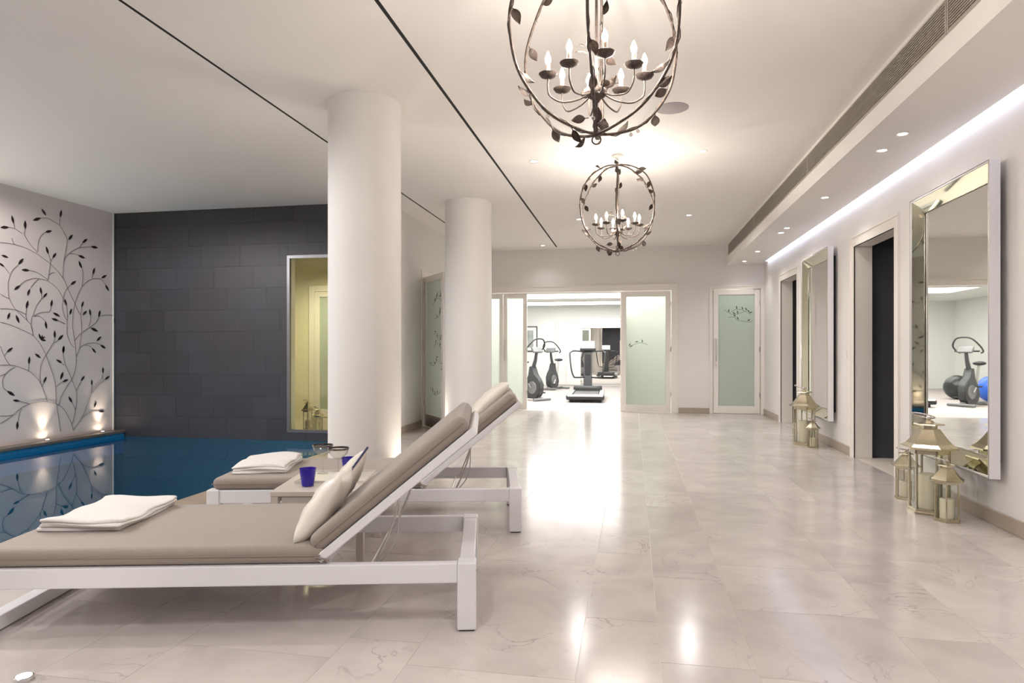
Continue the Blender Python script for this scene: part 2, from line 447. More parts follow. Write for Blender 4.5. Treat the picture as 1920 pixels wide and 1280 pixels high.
fr.box((-hw - .01, -.012, -.01), (-hw + t, .03, hh + .01)); fr.box((hw - t, -.012, -.01), (hw + .01, .03, hh + .01)); fr.box((-hw + t, -.012, -.01), (hw - t, .03, t)); fr.box((-hw + t, -.012, hh - t), (hw - t, .03, hh + .01))
fr.build('window_frame', 'darksteel', wn)
MB().box((-hw + t, .008, t), (hw - t, .016, hh - t)).build('window_pane', 'wpane', wn)
rv = MB(); rv.box((-hw, .03, 0), (-hw + .004, .18, hh)); rv.box((hw - .004, .03, 0), (hw, .18, hh)); rv.build('window_reveal', 'trim', wn)

# side wall with doorway
DY0, DY1 = 9.67, 10.56
s2 = MB(); s2.box((XS - .14, YD + .18, -.1), (XS, DY0, ZC + .4)); s2.box((XS - .14, DY1, -.1), (XS, YB + .14, ZC + .4)); s2.box((XS - .14, DY0, 2.31), (XS, DY1, ZC + .4))
struct(s2.build('wall_inner', 'wall'), 'cream side wall behind the round columns', 'wall')
# annex behind the slate wall
an = MB(); ya, yb, xa, xb = YD + .18, 10.62, -6.4, XS - .14
an.box((xa - .1, ya, -.1), (xa, yb, 2.9)); an.box((xa - .1, yb, -.1), (xb, yb + .1, 2.9)); an.box((xa, ya, 2.8), (xb, yb, 2.9))
struct(an.build('wall_annex', 'annexwall'), 'cream walls of the small room behind the tall window', 'wall')
af = MB(); af.box((xa, ya, -.1), (xb, yb, 0)); struct(af.build('floor_annex', 'base'), 'stone floor of the small room behind the tall window', 'floor')

# back wall with openings
GX0, GX1, RX0, RX1, DH = -3.02, .71, 1.46, 2.305, 2.30
bw = MB(); y2 = YB + .14
bw.box((XS - .14, YB, 2.315), (XR + .2, y2, ZC + .4)); bw.box((GX1, YB, -.1), (RX0, y2, 2.315)); bw.box((RX1, YB, -.1), (XR + .2, y2, 2.315)); bw.box((XS - .14, YB, -.1), (GX0, y2, 2.315))
struct(bw.build('wall_back', 'wall'), 'cream end wall with the gym doors', 'wall')
# right wall
o1, o2, OH = (6.50, 7.62), (10.12, 11.18), 2.30
rw = MB(); x2 = XR + .16
for a, b in ((YF, o1[0]), (o1[1], o2[0]), (o2[1], YB)): rw.box((XR, a, -.1), (x2, b, ZC + .4))
for a, b in (o1, o2): rw.box((XR, a, OH), (x2, b, ZC + .4))
struct(rw.build('wall_right', 'wall'), 'long white wall hung with the two tall mirrors', 'wall')
# dark rooms behind the openings
for k, (a, b) in enumerate((o1, o2)):
    q = MB(); xx = XR + .16; xd = XR + .50
    q.box((xd, a - .4, -.1), (xd + .1, b + .4, 2.7)); q.box((xx, a - .5, -.1), (xd, a - .4, 2.7)); q.box((xx, b + .04, -.1), (xd, b + .14, 2.7)); q.box((xx, a - .4, 2.6), (xd, b + .3, 2.7))
    o = struct(q.build('wall_recess', 'slate_base'), ('dark tiled lobby behind the doorway between the mirrors', 'dark tiled lobby behind the farther doorway')[k], 'wall')
    r = 0; z = 0
    while z < 2.6:
        y = a - .4 + (r % 2) * -.3
        while y < b + .04:
            p, q2 = max(y, a - .4), min(y + .6, b + .04)
            if q2 - p > .03: piece('tile', unit_t, (xd - .012, p + .001, z + .001), (xd, q2 - .001, min(z + .3, 2.6) - .001), o)
            y += .6
        z += .3; r += 1
# architraves and jambs of the right-hand openings
n = 2
for k, (a, b) in enumerate((o1, o2)):
    q = MB(); e = .10
    for (p0, p1) in ((a - e, a), (b, b + e)):
        q.box((XR - .012, p0, 0), (XR, p1, OH + e)); 
    q.box((XR - .012, a, OH), (XR, b, OH + e))
    q.box((XR - .022, a - e, 0), (XR - .012, a - e + .018, OH + e)); q.box((XR - .022, b + e - .018, 0), (XR - .012, b + e, OH + e)); q.box((XR - .022, a - e + .018, OH + e - .018), (XR - .012, b + e - .018, OH + e))
    q.box((XR - .012, b - .012, 0), (XR + .17, b, OH)); q.box((XR - .012, a, 0), (XR + .17, a + .012, OH)); q.box((XR - .012, a + .012, OH - .012), (XR + .17, b - .012, OH))
    struct(q.build('trim_%d' % n, 'trim'), ('white architrave around the doorway between the two mirrors', 'white architrave around the farther doorway past both mirrors')[k], 'trim')
    g2 = MB(); g2.box((XR - .014, b - .016, 0), (XR - .004, b - .012, OH - .012)); g2.box((XR - .014, a + .016, OH - .018), (XR - .004, b - .016, OH - .012))
    g2.build('shadow_gap', 'dark', bpy.data.objects['trim_%d' % n]); n += 1
# architraves on back wall and side doorway
def arch_y(x0, x1, h, y, num, label, e=.10, left=True, right=True):
    q = MB(); d = .014
    if left: q.box((x0 - e, y - d, 0), (x0, y, h + e)); q.box((x0 - e, y - d - .012, 0), (x0 - e + .02, y - d, h + e))
    if right: q.box((x1, y - d, 0), (x1 + e, y, h + e)); q.box((x1 + e - .02, y - d - .012, 0), (x1 + e, y - d, h + e))
    q.box((x0, y - d, h), (x1, y, h + e)); q.box((x0 - (e - .02 if left else 0), y - d - .012, h + e - .02), (x1 + (e - .02 if right else 0), y - d, h + e))
    q.box((x0 - .003, y, 0), (x0, y + .139, h)); q.box((x1, y, 0), (x1 + .003, y + .139, h)); q.box((x0, y, h), (x1, y + .139, h + .004))
    return struct(q.build('trim_%d' % num, 'trim'), label, 'trim')
arch_y(GX0, GX1, DH + .012, YB, 4, 'cream architrave around the wide gym doorway', e=.115)
arch_y(RX0, RX1, DH + .012, YB, 5, 'cream architrave around the single frosted door', e=.06, right=True)
q = MB(); e = .1
q.box((XS, DY0 - e, 0), (XS + .014, DY0, DH + e)); q.box((XS, DY1, 0), (XS + .014, DY1 + e, DH + e)); q.box((XS, DY0, DH), (XS + .014, DY1, DH + e))
struct(q.build('trim_6', 'trim'), 'cream architrave of the doorway behind the second column', 'trim')

# baseboards
def bb(name, lo, hi, label): struct(MB().box(lo, hi, .003).build(name, 'base'), label, 'baseboard')
bb('baseboard_right', (XR - .016, YF, 0), (XR, o1[0] - .1, .10), 'taupe stone skirting below the nearer mirror')
bb('baseboard_right', (XR - .016, o1[1] + .1, 0), (XR, o2[0] - .1, .10), 'taupe stone skirting below the farther mirror')
bb('baseboard_right', (XR - .016, o2[1] + .1, 0), (XR, YB - .02, .10), 'short taupe stone skirting beside the single frosted door')
bb('baseboard_back', (GX1 + .13, YB - .016, 0), (RX0 - .065, YB, .10), 'taupe stone skirting between gym doors and single door')
bb('baseboard_inner', (XS, YD + .0, 0), (XS + .016, DY0 - .1, .10), 'taupe stone skirting of the side wall behind the columns')

# ---- ceiling with two dark slots, bulkhead and soffit
SL = [(-1.43, .028), (-2.86, .026)]
ce = MB(); ZT = ZC + .12
def strip(a, b, y0=YF, y1=YB + .0): ce.box((a, y0, ZC), (b, y1, ZT))
strip(SL[0][0] + SL[0][1] / 2, XR + .1); strip(SL[1][0] + SL[1][1] / 2, SL[0][0] - SL[0][1] / 2); strip(XL - .1, SL[1][0] - SL[1][1] / 2)
ce.box((XL - .2, YF, ZT + .1), (XR + .2, YB, ZT + .2))
ceil = struct(ce.build('ceiling', 'ceiling'), 'smooth off-white ceiling with two thin dark slots', 'ceiling')
for x, wd in SL:
    MB().box((x - wd / 2, YF, ZC + .003), (x + wd / 2, YB - .25, ZC + .10)).build('slot_liner', 'dark', ceil)
    MB().box((x - wd / 2, YB - .25, ZC), (x + wd / 2, YB, ZC + .10)).build('slot_end', 'ceiling', ceil)
bh = MB()
bh.box((XB, YF, ZS), (XB + .03, YB, 2.905)); bh.box((XB, YF, 3.105), (XB + .03, YB, ZC)); bh.box((XB, YB - .22, 2.905), (XB + .03, YB, 3.105)); bh.box((XB + .03, YF, ZS), (XR - .06, YB, ZS + .03))
bh.box((XR - .06, YF, ZS), (XR - .05, YB, ZS + .09)); bh.box((XR - .05, YF, ZS + .08), (XR, YB, ZS + .09)); bh.box((XR - .05, YB - .35, ZS), (XR, YB, ZS + .08)); bh.box((XB + .1, YF, ZS + .03), (XB + .11, YB, ZC))
bulk = struct(bh.build('ceiling_bulkhead', 'ceiling'), 'lowered ceiling soffit along the mirror wall', 'ceiling')
# linear grilles in the bulkhead face
edges = [YB - .22, 9.82, 6.9, 3.98, 1.06, -1.86]
gname = ['farthest length of linear air grille in the bulkhead', 'linear air grille length above the farther mirror', 'linear air grille length above the doorway between mirrors', 'linear air grille length above the nearer mirror', 'nearest length of linear air grille beside the large chandelier']
for k, (b, a) in enumerate(zip(edges, edges[1:])):
    th = thing('air_grille', gname[k], 'air grille', (XB, a, 2.905), group='linear grilles in the bulkhead')
    ln = b - a; H = .2
    q = MB(); q.box((-.006, .004, 0), (.02, ln - .004, .012)); q.box((-.006, .004, H - .012), (.02, ln - .004, H)); q.box((-.006, .004, .012), (.02, .018, H - .012)); q.box((-.006, ln - .018, .012), (.02, ln - .004, H - .012))
    q.build('grille_frame', 'grille', th)
    q = MB()
    for j in range(11):
        z = .012 + (j + .5) * (H - .024) / 11
        q.box((-.002, .018, z - .003), (.016, ln - .018, z + .003))
    tag(q.build('slats', 'grille', th), kind='stuff')
    MB().box((.024, .01, .004), (.028, ln - .01, H - .004)).build('backing', 'dark', th)
tag(MB().box((XR - .045, YF, ZS + .03), (XR - .005, YB - .36, ZS + .042)).build('cove_light', 'cove'), 'cool white light strip where soffit meets the mirror wall', 'light strip')

# ---- gym shell
gy = MB(); gx0, gx1, gy1, gz = -5.2, 2.2, 22.4, 2.72
gy.box((gx0 - .1, y2, -.1), (gx0, gy1, gz)); gy.box((gx1, y2, -.1), (gx1 + .1, gy1, gz)); gy.box((gx0 - .1, gy1, -.1), (gx1 + .1, gy1 + .1, gz))
gy.box((gx0 - .1, y2, 2.32), (gx1 + .1, y2 + .01, gz))
struct(gy.build('wall_gym', 'gymwall'), 'bright white walls of the gym beyond the doors', 'wall')
struct(MB().box((gx0, YB + .0, -.1), (gx1, gy1, -.004)).build('floor_gym', 'carpet'), 'pale carpet of the gym', 'floor')
q = MB(); q.box((gx0 - .1, y2, gz), (gx1 + .1, gy1 + .1, gz + .1)); struct(q.build('ceiling_gym', 'gymwall'), 'white ceiling of the gym', 'ceiling')
for k, (a, b, lb) in enumerate(((12.95, 14.1, 'added luminous gym ceiling panel just inside the doors, out of view'), (14.6, 16.0, 'added luminous gym ceiling panel above the treadmill'), (17.3, 18.8, 'middle luminous gym ceiling panel'), (20.1, 21.4, 'luminous gym ceiling panel nearest the back'))):  # the two panels nearest the doors are added to light the frosted leaves
    th = thing('ceiling_light_panel', lb, 'ceiling light', (-1.6 if a > 13 else -1.2, (a + b) / 2, gz), group='luminous panels on the gym ceiling')
    l = (b - a) / 2
    MB().box((-1.9, -l, -.03), (1.9, l, -.012)).build('diffuser', 'gympanel_fill' if a < 13 else 'gympanel', th)
    q = MB(); q.box((-1.93, -l - .03, -.035), (1.93, -l, 0)); q.box((-1.93, l, -.035), (1.93, l + .03, 0)); q.box((-1.93, -l, -.035), (-1.9, l, 0)); q.box((1.9, -l, -.035), (1.93, l, 0)); q.build('frame', 'trim', th)

# ---- doors
def bar_handle(parent, x, y, z0=.98, z1=1.38, m='steel', side=-1):
    q = MB(); q.tube([(x, y, z0), (x, y + side * .05, z0), (x, y + side * .05, z1), (x, y, z1)], .010, 8)
    return q.build('door_handle', m, parent, smooth=40)
def etched(parent, w, z0, z1, side, seed, n=3):
    rnd = random.Random(seed); q = MB(); yy = side * .0062
    for k in range(n):
        x0 = rnd.uniform(-.35, .1) * w; z = rnd.uniform(z0, z1); pts = []
        for j in range(5): pts.append((max(-w * .46, min(w * .46, x0 + j * .1 * rnd.uniform(.8, 1.2))), yy, z + .05 * math.sin(j * 1.2 + k)))
        q.tube(catmull(pts, 4), .0025, 4)
        for p in pts[1:]:
            if abs(p[0]) > w * .42: continue
            an_ = rnd.uniform(0, PI); L = .034; Wd = .011; cx, cz = p[0], p[2] + .035
            sh = [(-1, 0), (-.3, .9), (.3, .8), (1, 0), (.3, -.8), (-.3, -.9)]
            q.poly([(cx + L * u * math.cos(an_) - Wd * v * math.sin(an_), yy - .001, cz + L * u * math.sin(an_) + Wd * v * math.cos(an_)) for u, v in sh], (0, .002, 0))
    return q.build('etched_branch', 'etch', parent)
def leaf_door(w, h, glass, parent, loc, rz, stile=.095, top=.095, bot=.14, hsign=1, etch=None, handle_x=None, hinges=None, eside=-1, hin_side=-1):
    """door leaf lying along local +x from the hinge, as a part set under parent"""
    o = MB(); t = .021
    o.box((.002, -t, .008), (stile, t, h - .004), .003); o.box((w - stile, -t, .008), (w - .002, t, h - .004), .003)
    o.box((stile, -t, h - top), (w - stile, t, h - .004), .003); o.box((stile, -t, .008), (w - stile, t, bot), .003)
    fr = o.build('door_leaf', 'trim', parent, loc, (0, 0, rz))
    MB().box((stile, -.005, bot), (w - stile, .005, h - top)).build('glass_panel', glass, fr)
    if etch:
        e_ = etched(fr, w - 2 * stile, etch[0], etch[1], eside, etch[2], etch[3]); e_.location = (w / 2, 0, 0)
    if handle_x is not None:
        for sd in (-1, 1): bar_handle(fr, handle_x, sd * t, side=sd)
        MB().lathe([(0, 0), (.014, 0), (.014, .012), (0, .012)], 12, Matrix.Translation((handle_x, -t, .9)) @ Matrix.Rotation(R(90), 4, 'X')).build('lock', 'steel', fr)
    if hinges is not None:
        for z in (.3, 1.15, 2.0):
            MB().lathe([(0, 0), (.009, 0), (.009, .09), (0, .09)], 10, Matrix.Translation((hinges, hin_side * (t + .006), z))).build('hinge', 'chrome', fr, smooth=40)
    return fr
d1 = thing('door_1', 'cream framed frosted glass gym doors, two leaves folded open', 'door', (0, YB + .05, 0), kind='structure')
lw = .925
leaf_door(.475, DH, 'frostlit', d1, (-3.005, 0, 0), 0, stile=.07)
leaf_door(.475, DH, 'frostlit', d1, (-2.05, 0, 0), R(180), stile=.075, handle_x=.44, hinges=.0, hin_side=1)
leaf_door(lw, DH, 'frostlit', d1, (-.22, .05, 0), R(88), handle_x=lw - .05)
leaf_door(lw, DH, 'frostlit', d1, (.70, 0, 0), R(180), etch=(.9, 1.4, 5, 1), hinges=.0, eside=1, hin_side=1)
d2 = thing('door_2', 'single cream door with green frosted glass and etched twigs', 'door', (RX0 + .005, YB + .03, 0), kind='structure')
leaf_door(RX1 - RX0 - .012, DH, 'frost2', d2, (0, 0, 0), 0, etch=(1.72, 2.02, 11, 3), handle_x=.05, hinges=RX1 - RX0 - .02)
MB().box((-.3, .5, 0), (1.2, .52, 2.6)).build('rear_panel', 'gymwall', d2)
d3 = thing('door_3', 'frosted glass door standing ajar behind the second column', 'door', (XS + .03, DY0, 0), kind='structure')
a3 = math.atan2(9.01 - 9.67, .5)
leaf_door(.86, DH, 'frost', d3, (0, 0, 0), a3, bot=.2, etch=(.5, 2.0, 2, 7), handle_x=.80, hinges=0)
MB().box((.1, -.024, .012), (.76, .024, .19)).build('kick_plate', 'steel', d3.children[0])
d4 = thing('door_4', 'cream door with green glass inside the room behind the window', 'door', (-5.48, 10.58, 0), kind='structure')
leaf_door(.95, 2.2, 'frost2', d4, (0, 0, 0), 0, etch=(.5, 1.7, 8, 5))
q = MB(); q.box((-.1, -.03, 0), (0, .02, 2.3)); q.box((.95, -.03, 0), (1.05, .02, 2.3)); q.box((0, -.03, 2.2), (.95, .02, 2.3)); q.build('door_frame', 'trim', d4)
# pale doors at the back of the gym
d5 = thing('door_5', 'pair of pale green frosted doors at the back of the gym', 'door', (-2.62, gy1 - .05, 0), kind='structure')
leaf_door(.36, 2.2, 'frostpale', d5, (0, 0, 0), 0, stile=.03); leaf_door(.5, 2.2, 'frostpale', d5, (.36, 0, 0), 0, stile=.045)

# ---- round columns
def column(x, y, r, label):
    q = MB(); q.lathe([(0, 0), (r, 0), (r, ZC), (0, ZC)], 72)
    return tag(q.build('round_column', 'wall', None, (x, y, 0), smooth=40), label, 'column')
column(-2.13, 4.95, .288, 'thick round white column rising behind the side table')
column(-2.17, 8.47, .312, 'farther round white column beside the glass door')

# ================================================================== LIGHT FITTINGS
dl = None
def downlight(x, y, z, label, watts, group, size=125, r=.045):
    global dl
    if dl is None:
        dl = thing('downlight', label, 'downlight', (x, y, z), group=group)
        MB().lathe([(.032, 0), (.045, -.001), (.047, -.004), (.044, -.006), (.033, -.003), (.032, 0)], 20, close=False).build('bezel', 'trim', dl, smooth=True)
        MB().lathe([(0, -.0015), (.032, -.0015), (.032, -.0005), (0, -.0005)], 20).build('lamp', 'lampface', dl)
    else: dup(dl, (x, y, z), 0, label, group)
    if watts: spot('downlight_beam', (x, y, z - .02), (x, y, 0), watts, SOFT, size, .9, .05)
gs, gc = 'downlights in the soffit', 'downlights in the main ceiling'
soff = [(1.96, 5.26, 'soffit downlight nearer of the pair above the near mirror'), (1.96, 5.66, 'soffit downlight farther of the pair above the near mirror'), (1.97, 7.28, 'single soffit downlight outside the doorway between mirrors'),
        (1.97, 8.98, 'soffit downlight nearer of the pair above the far mirror'), (1.97, 9.33, 'soffit downlight farther of the pair above the far mirror'), (1.97, 11.0, 'single soffit downlight outside the farther doorway'), (1.95, 12.15, 'last soffit downlight close to the end wall')]
for x, y, l in soff: downlight(x, y, ZS, l, P_SOFFIT, gs)
for y, l in ((3.4, 'soffit downlight one bay nearer than the near mirror'), (1.5, 'soffit downlight two bays nearer than the near mirror'), (-.5, 'soffit downlight at the near end of the mirror wall')): downlight(1.97, y, ZS, l, P_SOFFIT, gs)
cl = [(-1.02, 6.73, 'ceiling downlight between the dark slot and small chandelier'), (.68, 6.70, 'ceiling downlight between small chandelier and air grille'), (-1.66, 12.1, 'ceiling downlight beyond the dark slot near the gym doors')]
for x, y, l in cl: downlight(x, y, ZC, l, P_DOWN * (.5 if y < 9 else .12), gc)
for x, y, l in ((-1.02, .6, 'added ceiling downlight before the large chandelier, on the pool side'), (.68, .6, 'added ceiling downlight before the large chandelier, on the mirror side'), (-1.02, -2.2, 'added ceiling downlight near the front wall, on the pool side'), (.9, -2.2, 'added ceiling downlight near the front wall, on the mirror side'),  # the four on this line are out of view, added as fill light
             (-.8, 9.8, 'ceiling downlight beyond the small chandelier, nearer the dark slot'), (.8, 9.8, 'ceiling downlight beyond the small chandelier, nearer the air grille')): downlight(x, y, ZC, l, P_DOWN, gc, 160)
for x, y, l in ((-4.4, 2.6, 'added ceiling downlight over the pool edge, outside the view'), (-5.8, 1.2, 'added ceiling downlight over the middle of the pool'), (-6.6, 5.1, 'added ceiling downlight over the far side of the pool'), (-4.4, -1.8, 'added ceiling downlight over the near end of the pool'), (-5.4, 3.8, 'added ceiling downlight over the pool between its two sides')):  # lamps added out of view to brighten the vine wall and pool ceiling
    downlight(x, y, ZC, l, 0, gc); spot('downlight_beam', (x, y, ZC - .03), (x, y, 0), P_POOLFILL, NEUTRAL, 176, .25, .05)
sp = MB(); sp.lathe([(0, -.004), (.125, -.004), (.133, -.002), (.133, 0), (0, 0)], 40)
tag(sp.build('ceiling_speaker', 'speaker', None, (.313, 5.47, ZC), smooth=30), 'round grey speaker grille in the ceiling beside the large chandelier', 'speaker')
# pool ledge uplights
def uplight(x, y, z, label, tgt, watts, size, group, r=.03):
    th = thing('uplight', label, 'uplight', (x, y, z), group=group)
    MB().lathe([(0, 0), (r, 0), (r, .012), (r * .82, .014), (r * .8, .008), (0, .008)], 20).build('housing', 'chrome', th, smooth=40)
    MB().lathe([(0, .009), (r * .78, .009), (r * .78, .011), (0, .011)], 20).build('lamp', 'uplamp', th)
    spot('uplight_beam', (x, y, z + .03), tgt, watts, (1, .88, .72), size, 1.0, .02)
for y, l in ((7.01, 'bright uplight on the pool ledge under the vine roots'), (7.88, 'bright uplight on the pool ledge nearest the dark wall')):
    uplight(XL + .075, y, .028, l, (XL + .045, y, .9), P_WALL, 62, 'uplights on the pool ledge')
for k, y in enumerate((5.27, 4.40, 3.53, 2.66, 1.79)):  # extra uplights added out of view, lifting the pool wall and ceiling
    l = ('third', 'fourth', 'fifth', 'sixth', 'seventh')[k] + ' added uplight on the pool ledge counting from the dark wall'
    uplight(XL + .10, y, .028, l, (XL + .9, y, 3.0), P_LEDGEFILL, 150, 'uplights on the pool ledge')
for x, y, tx, ty, l in ((-1.66, 4.95, -1.93, 4.95, 'floor uplight beside the near column on its corridor side'), (-2.62, 5.0, -2.33, 4.98, 'floor uplight beside the near column on its pool side'),
                  (-2.62, 8.3, -2.35, 8.4, 'floor uplight beside the far column close to the glass door'), (-2.1, 5.42, -2.12, 5.15, 'floor uplight behind the near column')):
    uplight(x, y, 0, l, (tx, ty, 1.6), P_COLUMN, 80, 'floor uplights around the columns')
uplight(-2.10, 1.93, 0, 'floor uplight below the foot of the nearer lounger', (-2.1, 1.93, 2), 2, 60, 'floor uplights along the coping')
# underwater, gym and annex light
for y, l in ((1.0, 'underwater lamp at the near end of the pool side'), (4.2, 'underwater lamp in the middle of the pool side'), (7.2, 'underwater lamp close to the dark wall')):
    th = thing('pool_lamp', l, 'lamp', (X1 - .02, y, -.7), group='underwater pool lamps')
    MB().lathe([(0, 0), (.1, 0), (.1, .02), (0, .02)], 20, Matrix.Rotation(R(-90), 4, 'Y')).build('bezel', 'chrome', th)
    spot('pool_beam', (X1 - .08, y, -.7), (X0, y, -.55), P_POOL, (.55, .85, 1), 150, .8, .08)
spot('annex_beam', (-4.9, 9.5, 2.75), (-4.9, 9.5, 0), P_ANNEX, (1, .93, .72), 160, .8, .1)
for k, (a, b) in enumerate((o1, o2)): spot('lobby_beam', (XR + .3, (a + b) / 2, 2.55), (XR + .3, (a + b) / 2, 0), 2.0, WARM, 120, .8, .05)
spot('store_beam', (1.9, YB + .35, 2.5), (1.9, YB + .35, 0), 8, NEUTRAL, 150, .8, .1)

# ================================================================== OBJECTS
# ---- vine mural on the left wall (wall coordinates in mm: y, z)
MB_ = [[(6557,2639),(6630,2635),(6731,2595)],[(6767,2655),(6756,2600),(6769,2567),(6834,2483),(6939,2392)],[(6618,2693),(6630,2641)],[(6437,2436),(6521,2444),(6630,2444),(6756,2429),(6873,2394),(6953,2364),(7117,2277),(7230,2193),(7328,2098)],[(6593,2513),(6612,2464),(6630,2444)],[(6986,2835),(7075,2852),(7173,2829),(7266,2785),(7328,2708),(7371,2621),(7349,2479),(7319,2323),(7308,2146),(7312,2108)],[(7261,2896),(7258,2796)],[(7041,2663),(6980,2604),(6946,2513),(6937,2404)],[(7096,2391),(7120,2321),(7117,2271),(7103,2171),(7082,2059)],[(7152,2352),(7120,2315)],[(7096,2128),(7131,2156),(7180,2174)],[(6502,2156),(6563,2083)],[(6674,2201),(6606,2134),(6569,2061),(6547,1967),(6551,1864),(6563,1785),(6630,1674),(6731,1587),(6847,1480),(6873,1356)],[(6449,1832),(6508,1803),(6563,1785)],[(6827,2156),(6926,2144),(7020,2101),(7082,2065)],[(6699,1961),(6769,2019),(6873,2060),(6953,2066),(7048,2061),(7145,2022),(7230,1962),(7302,1856),(7312,1807)],[(6953,2066),(6886,2002),(6840,1938)],[(6990,1873),(6993,1825),(6926,1730),(6880,1619),(6857,1570),(6849,1474),(6880,1351)],[(7016,1833),(6993,1819)],[(7128,1719),(7103,1662),(7020,1651),(6939,1628),(6880,1589)],[(6785,1678),(6779,1607),(6788,1549),(6821,1509)],[(6880,1589),(6953,1599),(7007,1572),(7054,1531)],[(6449,1657),(6533,1662),(6630,1657),(6693,1643),(6782,1607)],[(7241,1555),(7328,1512)],[(6449,1499),(6545,1480),(6655,1444),(6769,1401),(6873,1351),(6966,1257),(7048,1124),(7103,989),(7159,852),(7194,702),(7205,490)],[(6530,1139),(6502,1108)],[(6449,1216),(6485,1125),(6533,1034),(6575,989)],[(6449,992),(6569,989),(6655,974),(6808,917),(6886,861),(6966,774),(7007,687),(7075,518)],[(6818,994),(6814,917)],[(6630,963),(6557,924),(6496,863),(6475,796),(6485,727),(6514,697),(6539,679)],[(6449,865),(6508,886)],[(6699,547),(6834,501)],[(6449,305),(6521,337),(6606,386),(6706,458),(6821,502),(6953,519),(7089,509),(7215,471),(7328,386),(7438,198),(7468,99)],[(6449,392),(6545,383),(6606,386)],[(6718,451),(6693,401),(6674,310)],[(7023,753),(7000,712)],[(7054,1111),(6993,1003),(6973,894),(6973,798),(6993,712)],[(7054,1111),(7117,1197),(7166,1272),(7184,1321)],[(7230,1297),(7173,1265)],[(7205,490),(7237,313),(7258,186),(7273,109)],[(7237,444),(7257,499),(7276,560),(7364,693),(7438,778),(7491,891),(7511,1006),(7511,1084),(7502,1199),(7491,1289)],[(7194,689),(7258,736),(7302,759)],[(7295,991),(7328,978)],[(7309,1129),(7320,1060),(7356,958),(7438,791),(7514,621),(7517,479),(7499,365),(7468,239),(7438,179)],[(7588,746),(7529,658),(7514,621)],[(7450,469),(7483,417),(7499,365)],[(7773,678),(7765,579)],[(7955,837),(7946,770)],[(7994,752),(7896,692),(7765,573),(7701,439),(7607,264),(7476,111)],[(7888,314),(7781,320),(7685,296),(7607,258)],[(7247,1551),(7349,1514)],[(7312,1832),(7367,1722),(7370,1495),(7371,1381),(7423,1263),(7483,1205)],[(8006,2104),(7930,2163),(7847,2168),(7749,2144),(7638,2066),(7560,1955),(7506,1834),(7468,1691),(7453,1498),(7468,1417),(7487,1294)],[(7599,1751),(7588,1646),(7599,1504),(7599,1395),(7575,1278),(7560,1179),(7511,1089)],[(7749,1478),(7717,1477)],[(7888,1629),(7847,1567),(7765,1504),(7591,1401),(7514,1328),(7487,1289)],[(7913,1255),(7814,1270),(7701,1263),(7591,1219),(7545,1148),(7511,1077)],[(7773,1201),(7717,1233),(7654,1237)],[(7619,2624),(7568,2557)],[(7749,2592),(7654,2575),(7545,2545),(7438,2479),(7349,2397),(7320,2323)],[(7545,2450),(7468,2458),(7401,2448)],[(7614,2272),(7619,2155),(7607,2037)],[(7781,2213),(7773,2166)],[(7423,2032),(7371,1988),(7327,1909),(7308,1819),(7298,1718),(7334,1607),(7371,1565)],[(7247,2176),(7320,2097),(7379,1989),(7483,1807),(7575,1645)],[(7364,1748),(7379,1609)],[(7749,1642),(7746,1576),(7717,1495)],[(7930,1652),(7997,1669),(8118,1673),(8156,1650)]]
ML_ = [[(6449,2616),(6557,2639)],[(6769,2761),(6769,2653)],[(6593,2788),(6618,2693)],[(6876,2782),(6986,2838)],[(6993,2957),(7061,2880)],[(7285,3001),(7267,2897)],[(7145,2704),(7043,2666)],[(7059,2489),(7093,2393)],[(7205,2429),(7152,2352)],[(6461,2292),(6551,2274)],[(6431,2198),(6502,2156)],[(6744,2292),(6678,2207)],[(6721,2149),(6827,2156)],[(6624,1894),(6702,1959)],[(6831,1925),(6799,1841)],[(6977,1963),(6993,1874)],[(7075,1899),(7016,1833)],[(7148,1817),(7128,1722)],[(6808,1781),(6782,1676)],[(7050,1536),(7064,1441)],[(6569,1618),(6539,1537)],[(6649,1594),(6689,1497)],[(7159,1653),(7261,1609)],[(7138,1576),(7241,1552)],[(6606,1200),(6530,1142)],[(6827,1089),(6818,994)],[(6533,681),(6633,617)],[(6608,565),(6699,548)],[(6668,305),(6662,206)],[(6902,1126),(6982,1069)],[(7064,831),(7023,753)],[(7184,1423),(7184,1324)],[(7314,1372),(7230,1297)],[(6957,1377),(6986,1299)],[(7007,1360),(6990,1296)],[(7059,1294),(6986,1296)],[(7041,1343),(6990,1299)],[(7309,884),(7270,785)],[(7208,1049),(7295,1000)],[(7390,783),(7298,753)],[(7324,1226),(7312,1125)],[(7650,821),(7588,752)],[(7396,558),(7450,469)],[(7770,764),(7773,681)],[(7963,929),(7963,842)],[(8083,802),(7994,752)],[(7847,457),(7814,377)],[(7989,308),(7883,317)],[(7876,1432),(7749,1478)],[(7930,1363),(7852,1297)],[(8011,1195),(7913,1247)],[(7839,1132),(7773,1201)],[(8197,1548),(8149,1643)],[(7458,2710),(7393,2629)],[(7696,2696),(7616,2626)],[(7876,2599),(7754,2597)],[(7657,2424),(7545,2448)],[(7557,2373),(7603,2276)],[(7819,2311),(7786,2214)],[(8031,2236),(7935,2181)],[(8069,2012),(8002,2101)],[(7509,2098),(7426,2037)],[(7334,1843),(7361,1750)],[(7441,1724),(7413,1639)],[(7630,1835),(7599,1751)],[(7688,1709),(7617,1645)],[(7733,1736),(7749,1642)],[(7913,1731),(7888,1627)],[(7317,1223),(7309,1129)]]

